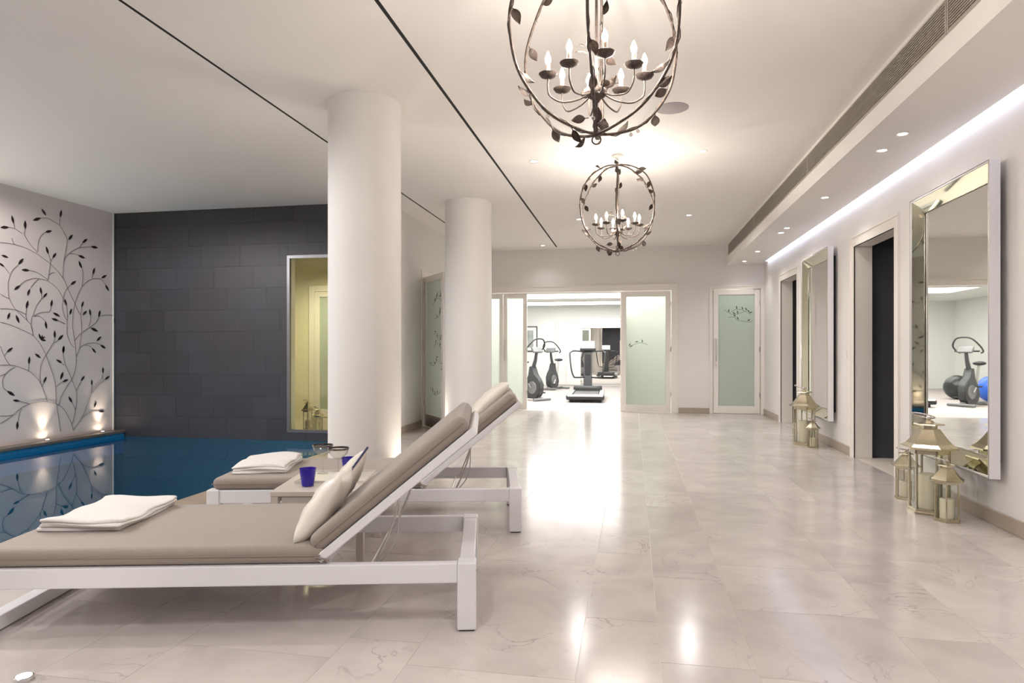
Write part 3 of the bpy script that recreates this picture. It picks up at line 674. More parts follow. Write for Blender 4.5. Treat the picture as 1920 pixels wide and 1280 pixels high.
mu = thing('vine_mural', 'painted dark branching vine with pointed leaves on the pale wall', 'mural', (XL + .0005, 7.6, .03))
def mloc(y, z, dx=0): return (dx, y / 1000 - 7.6, z / 1000 - .03)
for br in MB_:
    MB().tube(catmull([mloc(y, z, .0036) for y, z in br], 5), .0029, 5).build('branch', 'vine', mu)
for (a, b) in ML_:
    A = Vector(mloc(*a)); B = Vector(mloc(*b)); L = (B - A); ln = L.length; L.normalize(); N = Vector((0, -L.z, L.y)); wd = min(.022, ln * .155)
    if ln < .02: continue
    sh = [(0, 0), (.18, .55), (.45, 1), (.72, .75), (1, 0), (.72, -.75), (.45, -1), (.18, -.55)]
    MB().poly([A + L * (u * ln) + N * (v * wd) for u, v in sh], (.005, 0, 0)).build('leaf', 'vleaf', mu)

# ---- sun loungers
LL, LW, LH = 1.975, .82, .283
HX, BA, BL = -.635, R(39.3), .83
def lounger(loc, rz, label, LL=1.975):
    t = thing('sun_lounger', label, 'sun lounger', (*loc, 0), rz, 'sun loungers beside the pool')
    for (x, y) in ((-.078, 0), (-.078, LW - .078), (-LL, 0), (-LL, LW - .078)):
        MB().box((x, y, .006), (x + .078, y + .078, LH), .006, 2).build('leg', 'white', t)
        MB().box((x + .008, y + .008, 0), (x + .07, y + .07, .008)).build('foot_pad', 'black', t)
    for y in (.006, LW - .046): MB().box((-LL + .078, y, LH - .085), (-.078, y + .04, LH - .003), .005, 2).build('side_rail', 'white', t)
    MB().box((-.072, .078, LH - .045), (-.006, LW - .078, LH - .003), .005, 2).build('head_rail', 'white', t)
    MB().box((-LL + .006, .078, LH - .085), (-LL + .072, LW - .078, LH - .003), .005, 2).build('foot_rail', 'white', t)
    MB().box((-LL + .004, .078, .004), (-LL + .074, LW - .078, .064), .005, 2).build('floor_bar', 'white', t)
    MB().box((-1.25, .046, LH - .09), (-1.18, LW - .046, LH - .05), .003).build('cross_bar', 'white', t)
    MB().box((-LL + .06, .05, LH - .045), (HX, LW - .05, LH - .006)).build('seat_deck', 'white', t)
    # seat cushion
    q = MB(); q.box((-LL + .03, .012, LH - .002), (HX + .015, LW - .012, LH + .072), .03, 4); q.build('seat_cushion', 'taupe', t, smooth=60)
    q = MB(); zz = LH + .035; q.tube([(-LL + .028, .012, zz), (HX, .010, zz)], .003, 5); q.build('piping', 'seam', t)
    # backrest, tilted about the hinge
    ro = (0, -BA, 0); hl = (HX, 0, LH + .002)
    q = MB(); q.box((0, .012, 0), (BL, .055, .036), .004); q.box((0, LW - .055, 0), (BL, LW - .012, .036), .004); q.box((BL - .045, .055, 0), (BL, LW - .055, .036), .004); q.box((0, .055, 0), (.045, LW - .055, .036), .004)
    q.box((.045, .055, .022), (BL - .045, LW - .055, .034))
    q.build('back_frame', 'white', t, hl, ro)
    q = MB(); q.box((.012, .012, .036), (BL - .004, LW - .012, .112), .032, 4); bc = q.build('back_cushion', 'taupe', t, hl, ro, smooth=60)
    q = MB(); q.tube([(.03, .010, .074), (BL - .02, .010, .074)], .003, 5); q.build('piping', 'seam', bc)
    q = MB(); q.tube([(HX - .01, .03, LH + .02), (HX + .02, .02, LH + .005), (HX - .02, .005, LH + .03), (HX + .035, .012, LH + .015)], .0045, 6); q.build('tie', 'seam', t)
    # wire prop
    ps = Vector((HX + .40 * math.cos(BA), 0, LH + .40 * math.sin(BA)))
    q = MB()
    for y in (.10, LW - .10):
        q.tube(catmull([(ps.x, y, ps.z), (ps.x - .03, y, ps.z - .12), (ps.x - .10, y, LH - .03), (ps.x - .13, y, LH - .05)], 5), .005, 6)
    q.tube([(ps.x - .13, .10, LH - .05), (ps.x - .13, LW - .10, LH - .05)], .005, 6)
    q.tube(catmull([(ps.x, .10, ps.z), (ps.x - .01, .1, ps.z - .16), (ps.x - .06, .1, LH + .0), (ps.x - .13, .10, LH - .05)], 5), .003, 6)
    q.build('wire_prop', 'steel', t, smooth=40)
    return t
l1 = lounger((-.633, 2.60), R(13.0), 'white framed lounger with taupe cushion, nearest in the room', 2.03)
l2 = lounger((-.695, 4.07), R(12.3), 'white framed lounger with taupe cushion beyond the side table')
def onl(l, x, y, z):
    a = l.rotation_euler.z; return (l.location.x + x * math.cos(a) - y * math.sin(a), l.location.y + x * math.sin(a) + y * math.cos(a), z)

# ---- folded towels
def towel(loc, rz, label, sx, sy, h, seed):
    rnd = random.Random(seed); q = MB(); n = 3
    for k in range(n):
        z0 = h * k / n; z1 = h * (k + 1) / n; dx = rnd.uniform(-.008, .008); dy = rnd.uniform(-.01, .01)
        q.box((-sx / 2 + dx, -sy / 2 + dy, z0 + .0005), (sx / 2 + dx, sy / 2 + dy, z1 + .001), (z1 - z0) * .48, 4)
    # rolled fold on the two long edges
    b = q.b
    bmesh.ops.subdivide_edges(b, edges=[e for e in b.edges if e.calc_length() > .1], cuts=9, use_grid_fill=True)
    for v in b.verts:
        f = min(1, max(0, v.co.z / h))
        v.co.z += f * (.007 * math.sin(v.co.x * 16 + seed) * math.cos(v.co.y * 13) - .010 * (2 * abs(v.co.x) / sx) ** 3 * f + .006 * math.sin(v.co.y * 24 + seed))
        v.co.x += .006 * math.sin(v.co.y * 15 + seed + v.co.z * 90); v.co.y += .006 * math.sin(v.co.x * 14 + v.co.z * 120)
        if v.co.z < .001: v.co.z = .0005
    o = q.build('folded_towel', 'towel', None, loc, (0, 0, rz), smooth=70)
    return tag(o, label, 'towel', 'folded towels on the loungers')
zc = LH + .072
towel(onl(l1, -1.745, .52, zc), R(12), 'folded white towel at the foot of the nearest lounger', .36, .50, .052, 1)
towel(onl(l2, -1.72, .42, zc), R(16), 'folded white towel on the lounger beyond the table', .34, .52, .062, 4)

# ---- pillows
def pillow(name, loc, rot, s, t, m, m2, label, group='pillows on the loungers'):
    q = MB(); N = 14; top = {}; bot = {}
    for i in range(N + 1):
        for j in range(N + 1):
            u, v = -1 + 2 * i / N, -1 + 2 * j / N
            th_ = t / 2 * (max(0, 1 - u * u) ** .42) * (max(0, 1 - v * v) ** .42)
            pin = 1 - .09 * (1 - abs(u * v) ** .8) * (max(abs(u), abs(v)) ** 3)
            x, y = u * s / 2 * pin, v * s / 2 * pin
            wv = .004 * math.sin(9 * u + 5 * v) * (1 - abs(u)) + .003 * math.sin(14 * v - 4 * u) * (1 - abs(v))
            top[i, j] = q.b.verts.new((x, y, th_ + wv))
            bot[i, j] = top[i, j] if i in (0, N) or j in (0, N) else q.b.verts.new((x, y, -th_ - wv))
    for i in range(N):
        for j in range(N):
            q.b.faces.new((top[i, j], top[i + 1, j], top[i + 1, j + 1], top[i, j + 1]))
            f = (bot[i, j + 1], bot[i + 1, j + 1], bot[i + 1, j], bot[i, j])
            if len(set(f)) > 2:
                try: q.b.faces.new(f).material_index = 1
                except ValueError: pass
    me = q.mesh('pillow', m, True); me.materials.append(M[m2])
    return tag(link('pillow', me, None, loc, rot), label, 'pillow', group)
PL = R(13)
def prot(a, rz, roll=0):   # lean angle a about the lounger's cross axis
    return (Matrix.Rotation(rz, 4, 'Z') @ Matrix.Rotation(-a, 4, 'Y') @ Matrix.Rotation(roll, 4, 'Z')).to_euler()
pillow('pillow', onl(l1, -.672, .235, .474), prot(R(56), PL, R(4)), .34, .125, 'satin', 'satin', 'cream satin pillow leaning on the nearest lounger backrest')
pillow('pillow', onl(l1, -.660, .565, .50), prot(R(56), PL, R(38)), .31, .10, 'satin', 'satin', 'cream pillow edged with navy piping, tucked behind the plain satin pillow')
pc = MB(); pe = []
for u, v in [(-1 + k / 8, -1) for k in range(16)] + [(1, -1 + k / 8) for k in range(16)] + [(1 - k / 8, 1) for k in range(16)] + [(-1, 1 - k / 8) for k in range(16)]:
    pin = 1 - .09 * (1 - abs(u * v) ** .8); pe.append((u * .155 * pin, v * .155 * pin, 0))
pc.tube(pe, .005, 6, closed=True); pc.build('navy_piping', 'navy', bpy.data.objects['pillow.001'], smooth=True)
pillow('pillow', onl(l2, -.21, .44, .80), prot(BA + R(4), R(12.3), 0), .38, .12, 'satin', 'satin', 'cream pillow high on the backrest of the farther lounger')

# ---- side table with glasses
TZ = .40
ta = math.atan2(.09, .49)
tb_ = thing('side_table', 'low taupe side table standing between the two loungers', 'side table', (-1.73, 3.52, 0), R(12))
tw, td = .50, .56
q = MB(); q.box((-tw / 2, -td / 2, TZ - .03), (tw / 2, td / 2, TZ - .0), .004); q.build('table_top', 'table', tb_)
q = MB()
q.box((-tw / 2 + .06, -td / 2 + .01, TZ - .072), (tw / 2 - .06, -td / 2 + .03, TZ - .03)); q.box((-tw / 2 + .06, td / 2 - .03, TZ - .072), (tw / 2 - .06, td / 2 - .01, TZ - .03))
q.box((-tw / 2 + .01, -td / 2 + .06, TZ - .072), (-tw / 2 + .03, td / 2 - .06, TZ - .03)); q.box((tw / 2 - .03, -td / 2 + .06, TZ - .072), (tw / 2 - .01, td / 2 - .06, TZ - .03)); q.build('apron', 'table', tb_)
for sx in (-1, 1):
    for sy in (-1, 1): MB().cbox((sx * (tw / 2 - .022), sy * (td / 2 - .022), (TZ - .03) / 2), (.04, .04, TZ - .031), .003).build('leg', 'table', tb_)
tr = thing('serving_tray', 'pale shallow square tray on the side table', 'tray', (-1.735, 3.62, TZ + .0005), R(12))
q = MB(); a_, b_ = .2, .17
q.box((-a_, -b_, 0), (a_, b_, .005)); q.build('tray_base', 'tray', tr)
q = MB()
for lo, hi in (((-a_, -b_, .005), (a_, -b_ + .008, .014)), ((-a_, b_ - .008, .005), (a_, b_, .014)), ((-a_, -b_ + .008, .005), (-a_ + .008, b_ - .008, .014)), ((a_ - .008, -b_ + .008, .005), (a_, b_ - .008, .014))): q.box(lo, hi)
q.build('tray_rim', 'tray', tr)
def tumbler(x, y, z, label):
    t = thing('tumbler', label, 'tumbler', (x, y, z), group='cobalt glass tumblers')
    MB().lathe([(.031, .006), (.044, .098), (.0445, .1), (.046, .1), (.0455, .097), (.033, .004), (.031, .003), (0, .003), (0, .006), (.031, .006)], 32, close=False).build('cup', 'cobalt', t, smooth=50)
    MB().lathe([(0, 0), (.031, 0), (.0325, .004), (0, .004)], 32).build('clear_base', 'crystal', t, smooth=50)
def coupe(x, y, z, label):
    t = thing('coupe_glass', label, 'glass', (x, y, z), group='silver rimmed coupe glasses')
    H = .175
    MB().lathe([(0, .1), (.008, .104), (.03, .118), (.052, .14), (.0605, .168), (.061, H), (.0600, H), (.0590, .168), (.05, .142), (.028, .121), (.006, .107), (0, .106)], 36, close=False).build('bowl', 'crystal', t, smooth=60)
    MB().lathe([(0, 0), (.034, 0), (.034, .002), (.012, .006), (.005, .012), (.004, .05), (.005, .09), (.007, .1), (0, .1)], 24).build('stem', 'crystal', t, smooth=60)
    MB().lathe([(.0582, .1645), (.0615, .1665), (.0620, H + .001), (.0590, H + .001), (.0582, .1645)], 36, close=False).build('silver_rim', 'rim', t, smooth=60)
tumbler(-1.785, 3.362, TZ + .0, 'cobalt blue tumbler on the front corner of the table')
tumbler(-1.70, 3.715, TZ + .0058, 'cobalt blue tumbler half hidden behind the cream pillow')
coupe(-1.865, 3.70, TZ + .0058, 'silver rimmed coupe glass nearer the towel on the table')
coupe(-1.715, 3.60, TZ + .0058, 'silver rimmed coupe glass in front of the white column')

# ---- tall bevelled mirrors
def mirror(y0, y1, z0, z1, label):
    xf = 2.25; D, Wd = .065, .125
    t = thing('wall_mirror', label, 'mirror', (XR, y0, z0), group='tall mirrors on the white wall')
    L, H = y1 - y0, z1 - z0; xo = xf - XR; xi = xo + D
    q = MB(); e = .006
    q.box((xi + .004, .02, .02), (-.045, L - .02, H - .02)); q.build('back_board', 'white', t)
    q = MB(); q.box((-.045, .1, .1), (0, .14, H - .1)); q.box((-.045, L - .14, .1), (0, L - .1, H - .1)); q.build('mount', 'dark', t)
    for nm, lo, hi in (('side_panel', (xo, 0, 0), (-.05, .02, H)), ('side_panel', (xo, L - .02, 0), (-.05, L, H)), ('side_panel', (xo, .02, H - .02), (-.05, L - .02, H)), ('side_panel', (xo, .02, 0), (-.05, L - .02, .02))):
        MB().box(lo, hi, .002).build(nm, 'white', t)
    MB().quad([(xi, Wd, Wd), (xi, L - Wd, Wd), (xi, L - Wd, H - Wd), (xi, Wd, H - Wd)]).build('mirror_pane', 'mirror', t)
    o_ = [(xo - .001, e, e), (xo - .001, L - e, e), (xo - .001, L - e, H - e), (xo - .001, e, H - e)]
    i_ = [(xi - .002, Wd, Wd), (xi - .002, L - Wd, Wd), (xi - .002, L - Wd, H - Wd), (xi - .002, Wd, H - Wd)]
    for k in range(4):
        j = (k + 1) % 4
        MB().quad([o_[k], o_[j], i_[j], i_[k]]).build('bevel_strip', 'bevel', t)
        a, b = Vector(i_[k]), Vector(i_[j]); q = MB(); n_ = int((b - a).length / .02)
        q.tube([a + Vector((-.003, 0, 0)), b + Vector((-.003, 0, 0))], .0035, 6)
        q.build('inner_beading', 'beading', t, smooth=True)
        a, b = Vector(o_[k]), Vector(o_[j]); q = MB()
        n_ = int((b - a).length / .014)
        q.tube([a, b], .002, 4)
        for m_ in range(n_ + 1):
            p = a.lerp(b, m_ / n_); r_ = .0048
            c6 = [p + Vector(d) * r_ for d in ((-1, 0, 0), (0, 1, 0), (0, 0, 1), (0, -1, 0), (0, 0, -1))]
            v = [q.b.verts.new(c) for c in c6]
            for s_ in ((0, 1, 2), (0, 2, 3), (0, 3, 4), (0, 4, 1)): q.b.faces.new([v[z] for z in s_])
        tag(q.build('beaded_edge', 'beading', t), kind='stuff')
    return t
mirror(4.67, 5.89, .33, 2.39, 'tall mirror in wide mirrored frame, standing off the wall above three lanterns')
mirror(8.20, 9.43, .33, 2.39, 'tall mirror in wide mirrored frame, farther along above two lanterns')

# ---- hexagonal metal lanterns
def lantern(loc, s, sy, label, group, rz=0, mn='nickel', candle_h=.16):
    """s: width scale, sy: height scale; 1 = .72 m tall, .29 m wide"""
    t = thing('lantern', label, 'lantern', loc, rz, group)
    rb, rr = .150 * s, .192 * s; H0, H1, H2 = .035 * sy, .46 * sy, .60 * sy
    hx = lambda r, z: [(r * math.cos(PI / 3 * k), r * math.sin(PI / 3 * k), z) for k in range(6)]
    def hexp(q, prof): return q.lathe(prof, 6)
    q = MB(); hexp(q, [(0, 0), (rb, 0), (rb, H0 * .45), (rb * .93, H0 * .5), (rb * .93, H0), (0, H0)]); q.build('base', mn, t)
    for p in hx(rb * .86, 0):
        MB().tube([(p[0], p[1], H0), (p[0], p[1], H1)], .009 * max(s, .6), 6).build('post', mn, t)
    P = hx(rb * .84, 0)
    for k in range(6):
        a, b = Vector(P[k]), Vector(P[(k + 1) % 6]); q = MB()
        q.quad([(a.x, a.y, H0), (b.x, b.y, H0), (b.x, b.y, H1), (a.x, a.y, H1)]); q.build('glass_pane', 'pane', t)
    q = MB(); hexp(q, [(rb * .8, H1 - .035 * sy), (rb * .92, H1 - .035 * sy), (rb * .92, H1), (rb * .8, H1), (rb * .8, H1 - .035 * sy)]); q.build('top_band', mn, t)
    q = MB(); prof = [(rr, H1), (rr * 1.01, H1 + .012 * sy)]
    for k in range(7):
        u = k / 6; prof.append((rr * (.97 - .60 * u ** .72), H1 + .014 * sy + (H2 - H1 - .014 * sy) * u))
    prof = [(0, H1 + .001)] + prof + [(0, H2)]
    hexp(q, prof); q.build('roof', mn, t)
    q = MB(); r1 = rr * .36
    q.lathe([(r1 * .8, H2), (r1 * .8, H2 + .025 * sy), (0, H2 + .025 * sy)], 6, close=False); q.lathe([(0, H2 + .025 * sy), (r1 * 1.5, H2 + .027 * sy), (r1 * 1.45, H2 + .036 * sy), (r1 * .5, H2 + .045 * sy), (r1 * .35, H2 + .06 * sy), (0, H2 + .062 * sy)], 6)
    q.build('chimney_cap', mn, t)
    q = MB(); q.sphere((0, 0, H2 + .078 * sy), .018 * sy, 12); fi = q.build('finial', 'chrome', t, smooth=True)
    q = MB(); R_ = .075 * s
    q.tube([(R_ * math.cos(u * PI / 10) - R_ * .8, R_ * math.sin(u * PI / 10), H2 + (.095 - .022 * math.cos(u * PI / 10)) * sy) for u in range(20)], .0045, 6, closed=True); q.build('ring_handle', 'chrome', t, smooth=True)
    c_ = .075 * s
    q = MB(); q.lathe([(0, H0), (c_, H0), (c_, H0 + candle_h - .004), (c_ - .005, H0 + candle_h), (c_ * .4, H0 + candle_h - .008), (0, H0 + candle_h - .01)], 24)
    q.tube([(0, 0, H0 + candle_h - .01), (.002, 0, H0 + candle_h + .012)], .0015, 5); q.build('candle', 'candle', t, smooth=50)
    return t
ga = 'metal lanterns under the nearer mirror'; gb = 'metal lanterns under the farther mirror'; gz_ = 'lanterns behind the tall window'
lantern((2.085, 5.13, 0), .94, 1.0, 'tallest hexagonal silver lantern under the nearer mirror', ga, R(30), candle_h=.24)
lantern((2.10, 4.895, 0), .58, .60, 'small hexagonal lantern in front of the tall one, under near mirror', ga, R(5), candle_h=.13)
lantern((2.10, 5.57, 0), .56, .56, 'small hexagonal lantern behind the tall one, by the doorway', ga, R(20), candle_h=.12)
lantern((2.085, 8.59, 0), .94, 1.03, 'tall hexagonal silver lantern under the farther mirror', gb, R(30), candle_h=.26)
lantern((2.12, 8.33, 0), .46, .50, 'tiny hexagonal lantern beside the tall one under far mirror', gb, R(0), candle_h=.10)
lantern((-4.72, 8.89, 0), .55, .62, 'green tinted lantern behind the tall window, nearer the frame', gz_, 0, candle_h=.12)
lantern((-4.47, 8.72, 0), .50, .50, 'small lantern behind the tall window, close to the column', gz_, R(15), candle_h=.12)

# ---- orb chandeliers
def leafmesh():
    q = MB(); n = 8; vs = []
    for k in range(n + 1):
        u = k / n; wd = .0155 * math.sin(PI * u ** .8) + .0006; z = .006 * math.sin(PI * u)
        vs.append([q.b.verts.new((.056 * u + .012, s_ * wd, z + (.004 if s_ else 0))) for s_ in (-1, 0, 1)])
    for a, b in zip(vs, vs[1:]):
        for s_ in (0, 1): q.b.faces.new((a[s_], a[s_ + 1], b[s_ + 1], b[s_]))
    bmesh.ops.solidify(q.b, geom=list(q.b.faces), thickness=.0016)
    q.tube([(0, 0, 0), (.007, 0, .001), (.016, 0, .003)], .0018, 5)
    return q.mesh('leaf', 'bronze', 50)
LEAF = leafmesh()
CR, CZ = .42, .435
def chandelier(x, y, zb, label, rot, near):
    rnd = random.Random(12)
    t = thing('orb_chandelier', label, 'chandelier', (x, y, zb + CZ), rot, 'vine orb chandeliers')
    angs = [R(28), R(88), R(148)]
    for hi, a in enumerate(angs):
        pts = []; tw_ = []; N = 90
        for k in range(N):
            th_ = 2 * PI * k / N; wob = 1 + .006 * math.sin(5 * th_ + hi) + .004 * math.sin(11 * th_)
            px, pz = CR * wob * math.cos(th_), CZ * wob * math.sin(th_)
            of = .006 * math.sin(4 * th_ + hi)
            p = Vector((px * math.cos(a) - of * math.sin(a), px * math.sin(a) + of * math.cos(a), pz)); pts.append(p)
            ph = 14 * th_ + hi
            rr_ = .008 + .004 * math.sin(3 * th_ + hi * 2)
            nrm = Vector((math.cos(th_) * math.cos(a), math.cos(th_) * math.sin(a), math.sin(th_))); sd = Vector((-math.sin(a), math.cos(a), 0))
            tw_.append(p + nrm * rr_ * math.cos(ph) + sd * rr_ * math.sin(ph))
        q = MB(); q.tube(pts, .0068, 6, closed=True); hoop = q.build('hoop', 'bronze', t, smooth=True)
        q = MB(); q.tube(tw_, .0028, 5, closed=True); q.build('vine_strand', 'bronze', hoop, smooth=True)
        for k in range(13):
            th_ = 2 * PI * (k + rnd.uniform(.2, .8)) / 13 - PI / 2
            if abs(abs(th_) - PI / 2) < .12: continue
            p = Vector((CR * math.cos(th_) * math.cos(a), CR * math.cos(th_) * math.sin(a), CZ * math.sin(th_)))
            tan = Vector((-math.sin(th_) * math.cos(a) * CR, -math.sin(th_) * math.sin(a) * CR, math.cos(th_) * CZ)).normalized()
            nrm = Vector((math.cos(th_) * math.cos(a), math.cos(th_) * math.sin(a), math.sin(th_))); sd = Vector((-math.sin(a), math.cos(a), 0))
            d = (tan * rnd.choice((-1, 1)) * 1.0 + nrm * rnd.choice((-.7, -.8, .5)) + sd * rnd.uniform(-.5, .5)).normalized()
            nr = Vector((rnd.uniform(-.7, .7), rnd.choice((-1, 1)), rnd.uniform(-.5, .5))); zz = (nr - d * nr.dot(d)).normalized(); yy = zz.cross(d)
            o = link('leaf', LEAF, t, p); o.rotation_euler = Matrix((d, yy, zz)).transposed().to_euler(); o.scale = (1.3,) * 3
    for k in range(9):
        a = rnd.uniform(0, 2 * PI); d = Vector((math.cos(a), math.sin(a), rnd.uniform(-.2, .8))).normalized(); nr = Vector((rnd.uniform(-1, 1), rnd.uniform(-1, 1), .4)); zz = (nr - d * nr.dot(d)).normalized()
        o = link('leaf', LEAF, t, (.035 * math.cos(a), .035 * math.sin(a), -.24 + rnd.choice((0, 0, 0, .16, .32, -.12)))); o.rotation_euler = Matrix((d, zz.cross(d), zz)).transposed().to_euler(); o.scale = (1.2,) * 3
    # stem, hub, finial, chain, rose
    q = MB(); q.tube([(0, 0, -CZ), (0, 0, CZ + .02)], .0065, 8); q.build('centre_stem', 'bronze', t, smooth=True)
    hz = -.245
    q = MB(); q.lathe([(0, -.05), (.012, -.045), (.02, -.03), (.04, -.018), (.052, 0), (.04, .016), (.018, .028), (.01, .05), (0, .052)], 20, Matrix.Translation((0, 0, hz))); q.build('hub', 'bronze', t, smooth=True)
    q = MB(); q.tube([(.02 * math.cos(k * PI / 8), 0, -CZ - .026 + .02 * math.sin(k * PI / 8)) for k in range(16)], .0036, 6, closed=True); q.sphere((0, 0, -CZ - .002), .012, 10); q.build('finial_ring', 'bronze', t, smooth=True)
    q = MB(); top = ZC - (zb + CZ); q.lathe([(0, -.028), (.03, -.026), (.058, -.012), (.062, 0), (0, 0)], 28, Matrix.Translation((0, 0, top))); q.build('ceiling_rose', 'trim', t, smooth=40)
    z = CZ + .01; q = MB(); k = 0
    while z < top - .03:
        rx = (0, PI / 2)[k % 2]
        q.tube([((.009 * math.cos(u * PI / 5)) * math.cos(rx), (.009 * math.cos(u * PI / 5)) * math.sin(rx), z + .012 + .016 * math.sin(u * PI / 5)) for u in range(10)], .0022, 5, closed=True); z += .024; k += 1
    q.build('chain', 'bronze', t, smooth=True)
    for k in range(8):
        a = 2 * PI * k / 8 + .2; up = .085 if k % 2 == 0 else .075; ra = .222 if k % 2 == 0 else .20
        c, s = math.cos(a), math.sin(a)
        pr = [(.03, hz - .005), (.09, hz - .035), (.16, hz - .045), (ra - .012, hz - .02), (ra, hz + .01), (ra, hz + up - .022)]
        q = MB(); q.tube(catmull([(r_ * c, r_ * s, z_) for r_, z_ in pr], 5), .0042, 6); arm = q.build('arm', 'bronze', t, smooth=True)
        T = Matrix.Translation((ra * c, ra * s, hz + up - .022))
        MB().lathe([(0, -.002), (.012, 0), (.034, .008), (.043, .02), (.0415, .021), (.032, .011), (.01, .005), (0, .005)], 20, T).build('drip_cup', 'bronze', arm, smooth=50)
        MB().lathe([(0, .004), (.0095, .004), (.0095, .062), (0, .063)], 14, T).build('candle_sleeve', 'sleeve', arm, smooth=50)
        MB().lathe([(0, .063), (.006, .064), (.0125, .078), (.013, .088), (.0095, .102), (.004, .116), (0, .122)], 14, T).build('bulb', 'bulb', arm, smooth=True)
    for k in range(12):
        a = rnd.uniform(0, 2 * PI); th_ = rnd.uniform(-1.2, 1.1)
        ag = angs[k % 3] + (PI if k % 2 else 0)
        p = Vector((CR * math.cos(th_) * math.cos(ag), CR * math.cos(th_) * math.sin(ag), CZ * math.sin(th_)))
        q = MB(); q.sphere(p + Vector((0, 0, -.024)), .0085, 8, (1, 1, 1.5) if False else (1, 1, 1)); q.tube([p, p + Vector((0, 0, -.016))], .0008, 4); q.build('crystal_drop', 'drop', t, smooth=True)
    return t
chandelier(-.165, 3.0, 2.145, 'large vine orb chandelier hanging nearest, cut by the top edge', R(1), True)
chandelier(-.154, 6.69, 2.17, 'complete vine orb chandelier hanging farther down the room', R(2), False)

# ---- gym equipment
def treadmill(loc, rz):
    t = thing('treadmill', 'black treadmill with looped handrails facing the gym doorway', 'treadmill', loc, rz)
    q = MB(); q.box((-.42, -.95, .09), (-.30, .95, .19), .02, 2); q.box((.30, -.95, .09), (.42, .95, .19), .02, 2); q.build('side_step', 'grey', t)
    MB().box((-.29, -.96, .12), (.29, .93, .165), .01, 2).build('belt', 'belt', t)
    MB().box((-.43, -1.05, .06), (.43, -.93, .17), .03, 3).build('rear_cover', 'black', t)
    MB().box((-.40, -1.06, .135), (.40, -.96, .178), .008).build('end_strip', 'paper', t)
    q = MB(); q.box((-.36, -.9, 0), (-.26, -.8, .07)); q.box((.26, -.9, 0), (.36, -.8, .07)); q.box((-.36, .8, 0), (-.26, .9, .09)); q.box((.26, .8, 0), (.36, .9, .09)); q.build('feet', 'black', t)
    MB().box((-.36, .72, .12), (.36, 1.05, .30), .06, 3).build('motor_hood', 'charcoal', t, smooth=50)
    q = MB(); q.poly([(-.11, .78, .26), (.11, .78, .26), (.10, .93, 1.18), (-.10, .93, 1.18)], (0, .09, 0)); q.build('column', 'charcoal', t)
    MB().box((-.07, .765, .55), (.07, .80, 1.08), .01, 1, Matrix.Translation((0, .05, 0))).build('column_face', 'black', t)
    MB().box((-.2, .82, 1.17), (.2, 1.0, 1.24), .02, 2).build('console', 'black', t)
    MB().box((-.17, .93, 1.22), (.17, .96, 1.42), .01, 1).build('console_screen', 'paper', t)
    for s in (-1, 1):
        q = MB(); q.tube(catmull([(s * .1, .85, 1.15), (s * .34, .85, 1.17), (s * .42, .78, 1.14), (s * .44, .62, 1.08), (s * .40, .50, .72), (s * .34, .52, .53), (s * .28, .66, .50), (s * .08, .84, .50)], 6), .019, 8); q.build('handrail', 'black', t, smooth=True)
    return t
treadmill((-1.10, 15.75, 0), R(2))
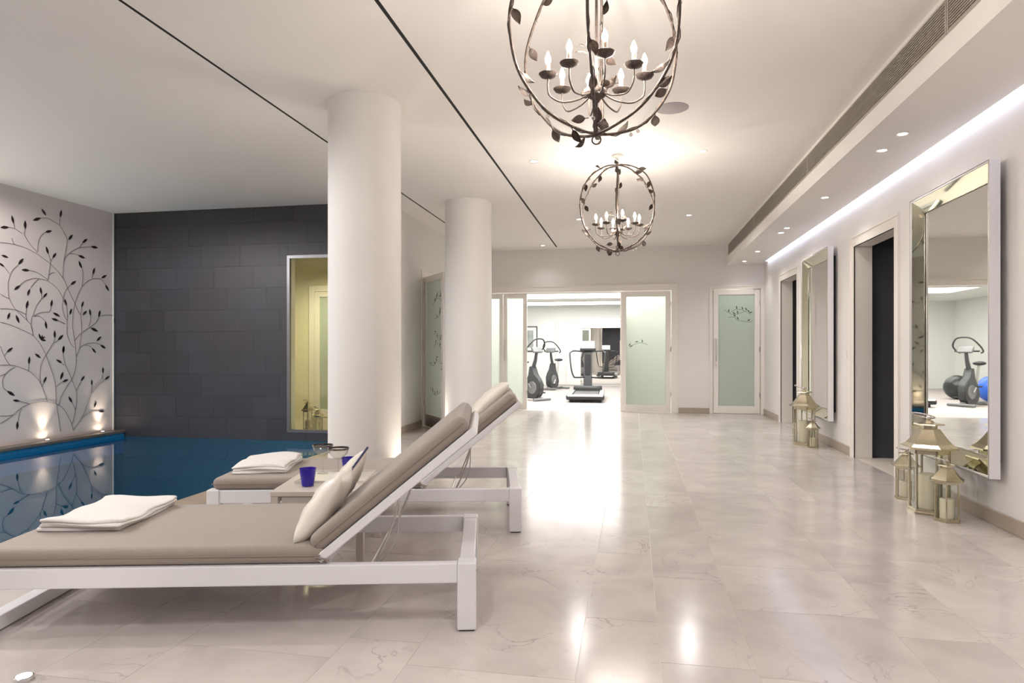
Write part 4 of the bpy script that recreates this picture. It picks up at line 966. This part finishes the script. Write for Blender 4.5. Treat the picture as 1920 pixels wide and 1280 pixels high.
def bike(loc, rz, label):
    t = thing('exercise_bike', label, 'exercise bike', loc, rz, 'upright exercise bikes')
    for x in (-.45, .42):
        q = MB(); q.tube([(x, -.27, .035), (x, .27, .035)], .032, 10); q.build('stabiliser', 'grey', t, smooth=40)
    q = MB(); q.box((-.45, -.04, .04), (.42, .04, .09), .01); q.build('base_beam', 'grey', t)
    sh = [(-.10, .10), (.02, .05), (.30, .06), (.40, .18), (.42, .38), (.34, .52), (.22, .60), (.16, .80), (.06, .80), (.04, .58), (-.10, .42), (-.16, .25)]
    q = MB(); q.poly([(x, -.075, z) for x, z in sh], (0, .15, 0)); bmesh.ops.bevel(q.b, geom=list(q.b.edges), offset=.012, segments=2, affect='EDGES'); q.build('body_shell', 'charcoal', t, smooth=40)
    q = MB(); q.lathe([(0, -.095), (.14, -.095), (.15, -.085), (.15, .085), (.14, .095), (0, .095)], 28, Matrix.Translation((.17, 0, .30)) @ Matrix.Rotation(R(90), 4, 'X')); q.build('crank_cover', 'grey', t, smooth=40)
    for s in (-1, 1):
        q = MB(); q.tube([(.17, s * .10, .30), (.17, s * .12, .30), (.17 + s * .10, s * .125, .30 - s * .12)], .014, 8); q.build('crank', 'steel', t, smooth=40)
        MB().cbox((.17 + s * .10, s * .175, .30 - s * .12), (.10, .09, .03), .008).build('pedal', 'black', t)
    q = MB(); q.tube([(.12, 0, .75), (.20, 0, .95), (.24, 0, 1.15)], [.05, .04, .032], 10); q.build('stem', 'charcoal', t, smooth=40)
    q = MB(); q.cbox((0, 0, 0), (.06, .30, .15), .02, 2, Matrix.Translation((.25, 0, 1.19)) @ Matrix.Rotation(R(-35), 4, 'Y')); co = q.build('console', 'grey', t, smooth=40)
    MB().cbox((0, 0, 0), (.01, .22, .09), 0, 1, Matrix.Translation((.222, 0, 1.205)) @ Matrix.Rotation(R(-35), 4, 'Y')).build('screen', 'screen', co)
    q = MB(); q.tube(catmull([(.06, -.20, 1.12), (.10, -.26, 1.16), (.24, -.26, 1.28), (.32, -.15, 1.42), (.34, 0, 1.45), (.32, .15, 1.42), (.24, .26, 1.28), (.10, .26, 1.16), (.06, .20, 1.12)], 6), .017, 8); q.tube([(.20, -.24, 1.16), (.20, .24, 1.16)], .018, 8); q.build('handlebar', 'black', t, smooth=True)
    q = MB(); q.tube([(-.14, 0, .38), (-.24, 0, .86)], .028, 10); q.build('seat_post', 'steel', t, smooth=40)
    q = MB(); q.sphere((-.27, 0, .90), .13, 16, (1.0, .95, .36)); q.sphere((-.13, 0, .90), .07, 12, (1.5, .6, .4)); q.build('saddle', 'black', t, smooth=True)
    return t
bike((-2.42, 15.3, 0), R(-38), 'upright exercise bike partly hidden by the open gym door')
bike((-2.35, 19.7, 0), R(-112), 'upright exercise bike at the back of the gym by the pale doors')
gm = thing('gym_mirror', 'wide wall mirror on the back wall of the gym', 'mirror', (-.4, gy1, 0))
MB().box((-1.40, -.02, .05), (1.4, -.008, 2.27)).build('mirror_pane', 'mirror', gm); MB().box((-1.42, -.008, .03), (1.42, 0, 2.29)).build('backing', 'steel', gm)
def picture(loc, rz, w_, h_, label):
    t = thing('framed_picture', label, 'picture', loc, rz)
    q = MB(); e = .03
    q.box((-w_, -.03, 0), (-w_ + e, 0, h_)); q.box((w_ - e, -.03, 0), (w_, 0, h_)); q.box((-w_ + e, -.03, 0), (w_ - e, 0, e)); q.box((-w_ + e, -.03, h_ - e), (w_ - e, 0, h_)); q.build('frame', 'black', t)
    MB().box((-w_ + e, -.015, e), (w_ - e, -.005, h_ - e)).build('mount_board', 'paper', t); MB().box((-w_ + .14, -.018, .14), (w_ - .14, -.015, h_ - .14)).build('print', 'art', t)
picture((-3.72, gy1, 1.15), 0, .45, .88, 'black framed grey print on the back wall of the gym')
def ball(x, y, r, m, label): tag(MB().sphere((0, 0, r), r, 32).build('exercise_ball', m, None, (x, y, 0), smooth=True), label, 'exercise ball')
ball(-3.1, 17.5, .29, 'ballblack', 'large black exercise ball on the gym floor')
ball(-3.42, 16.6, .30, 'ballblue', 'blue exercise ball on the gym floor near the bikes')

# ---- small wall switch between the doorway and the farther mirror
ws = thing('light_switch', 'small white switch plate on the wall beside the doorway between mirrors', 'light switch', (XR, 7.92, 1.12))
MB().box((-.008, -.04, -.04), (0, .04, .04), .002).build('plate', 'trim', ws); MB().box((-.012, -.012, -.018), (-.008, .012, .018)).build('rocker', 'white', ws)
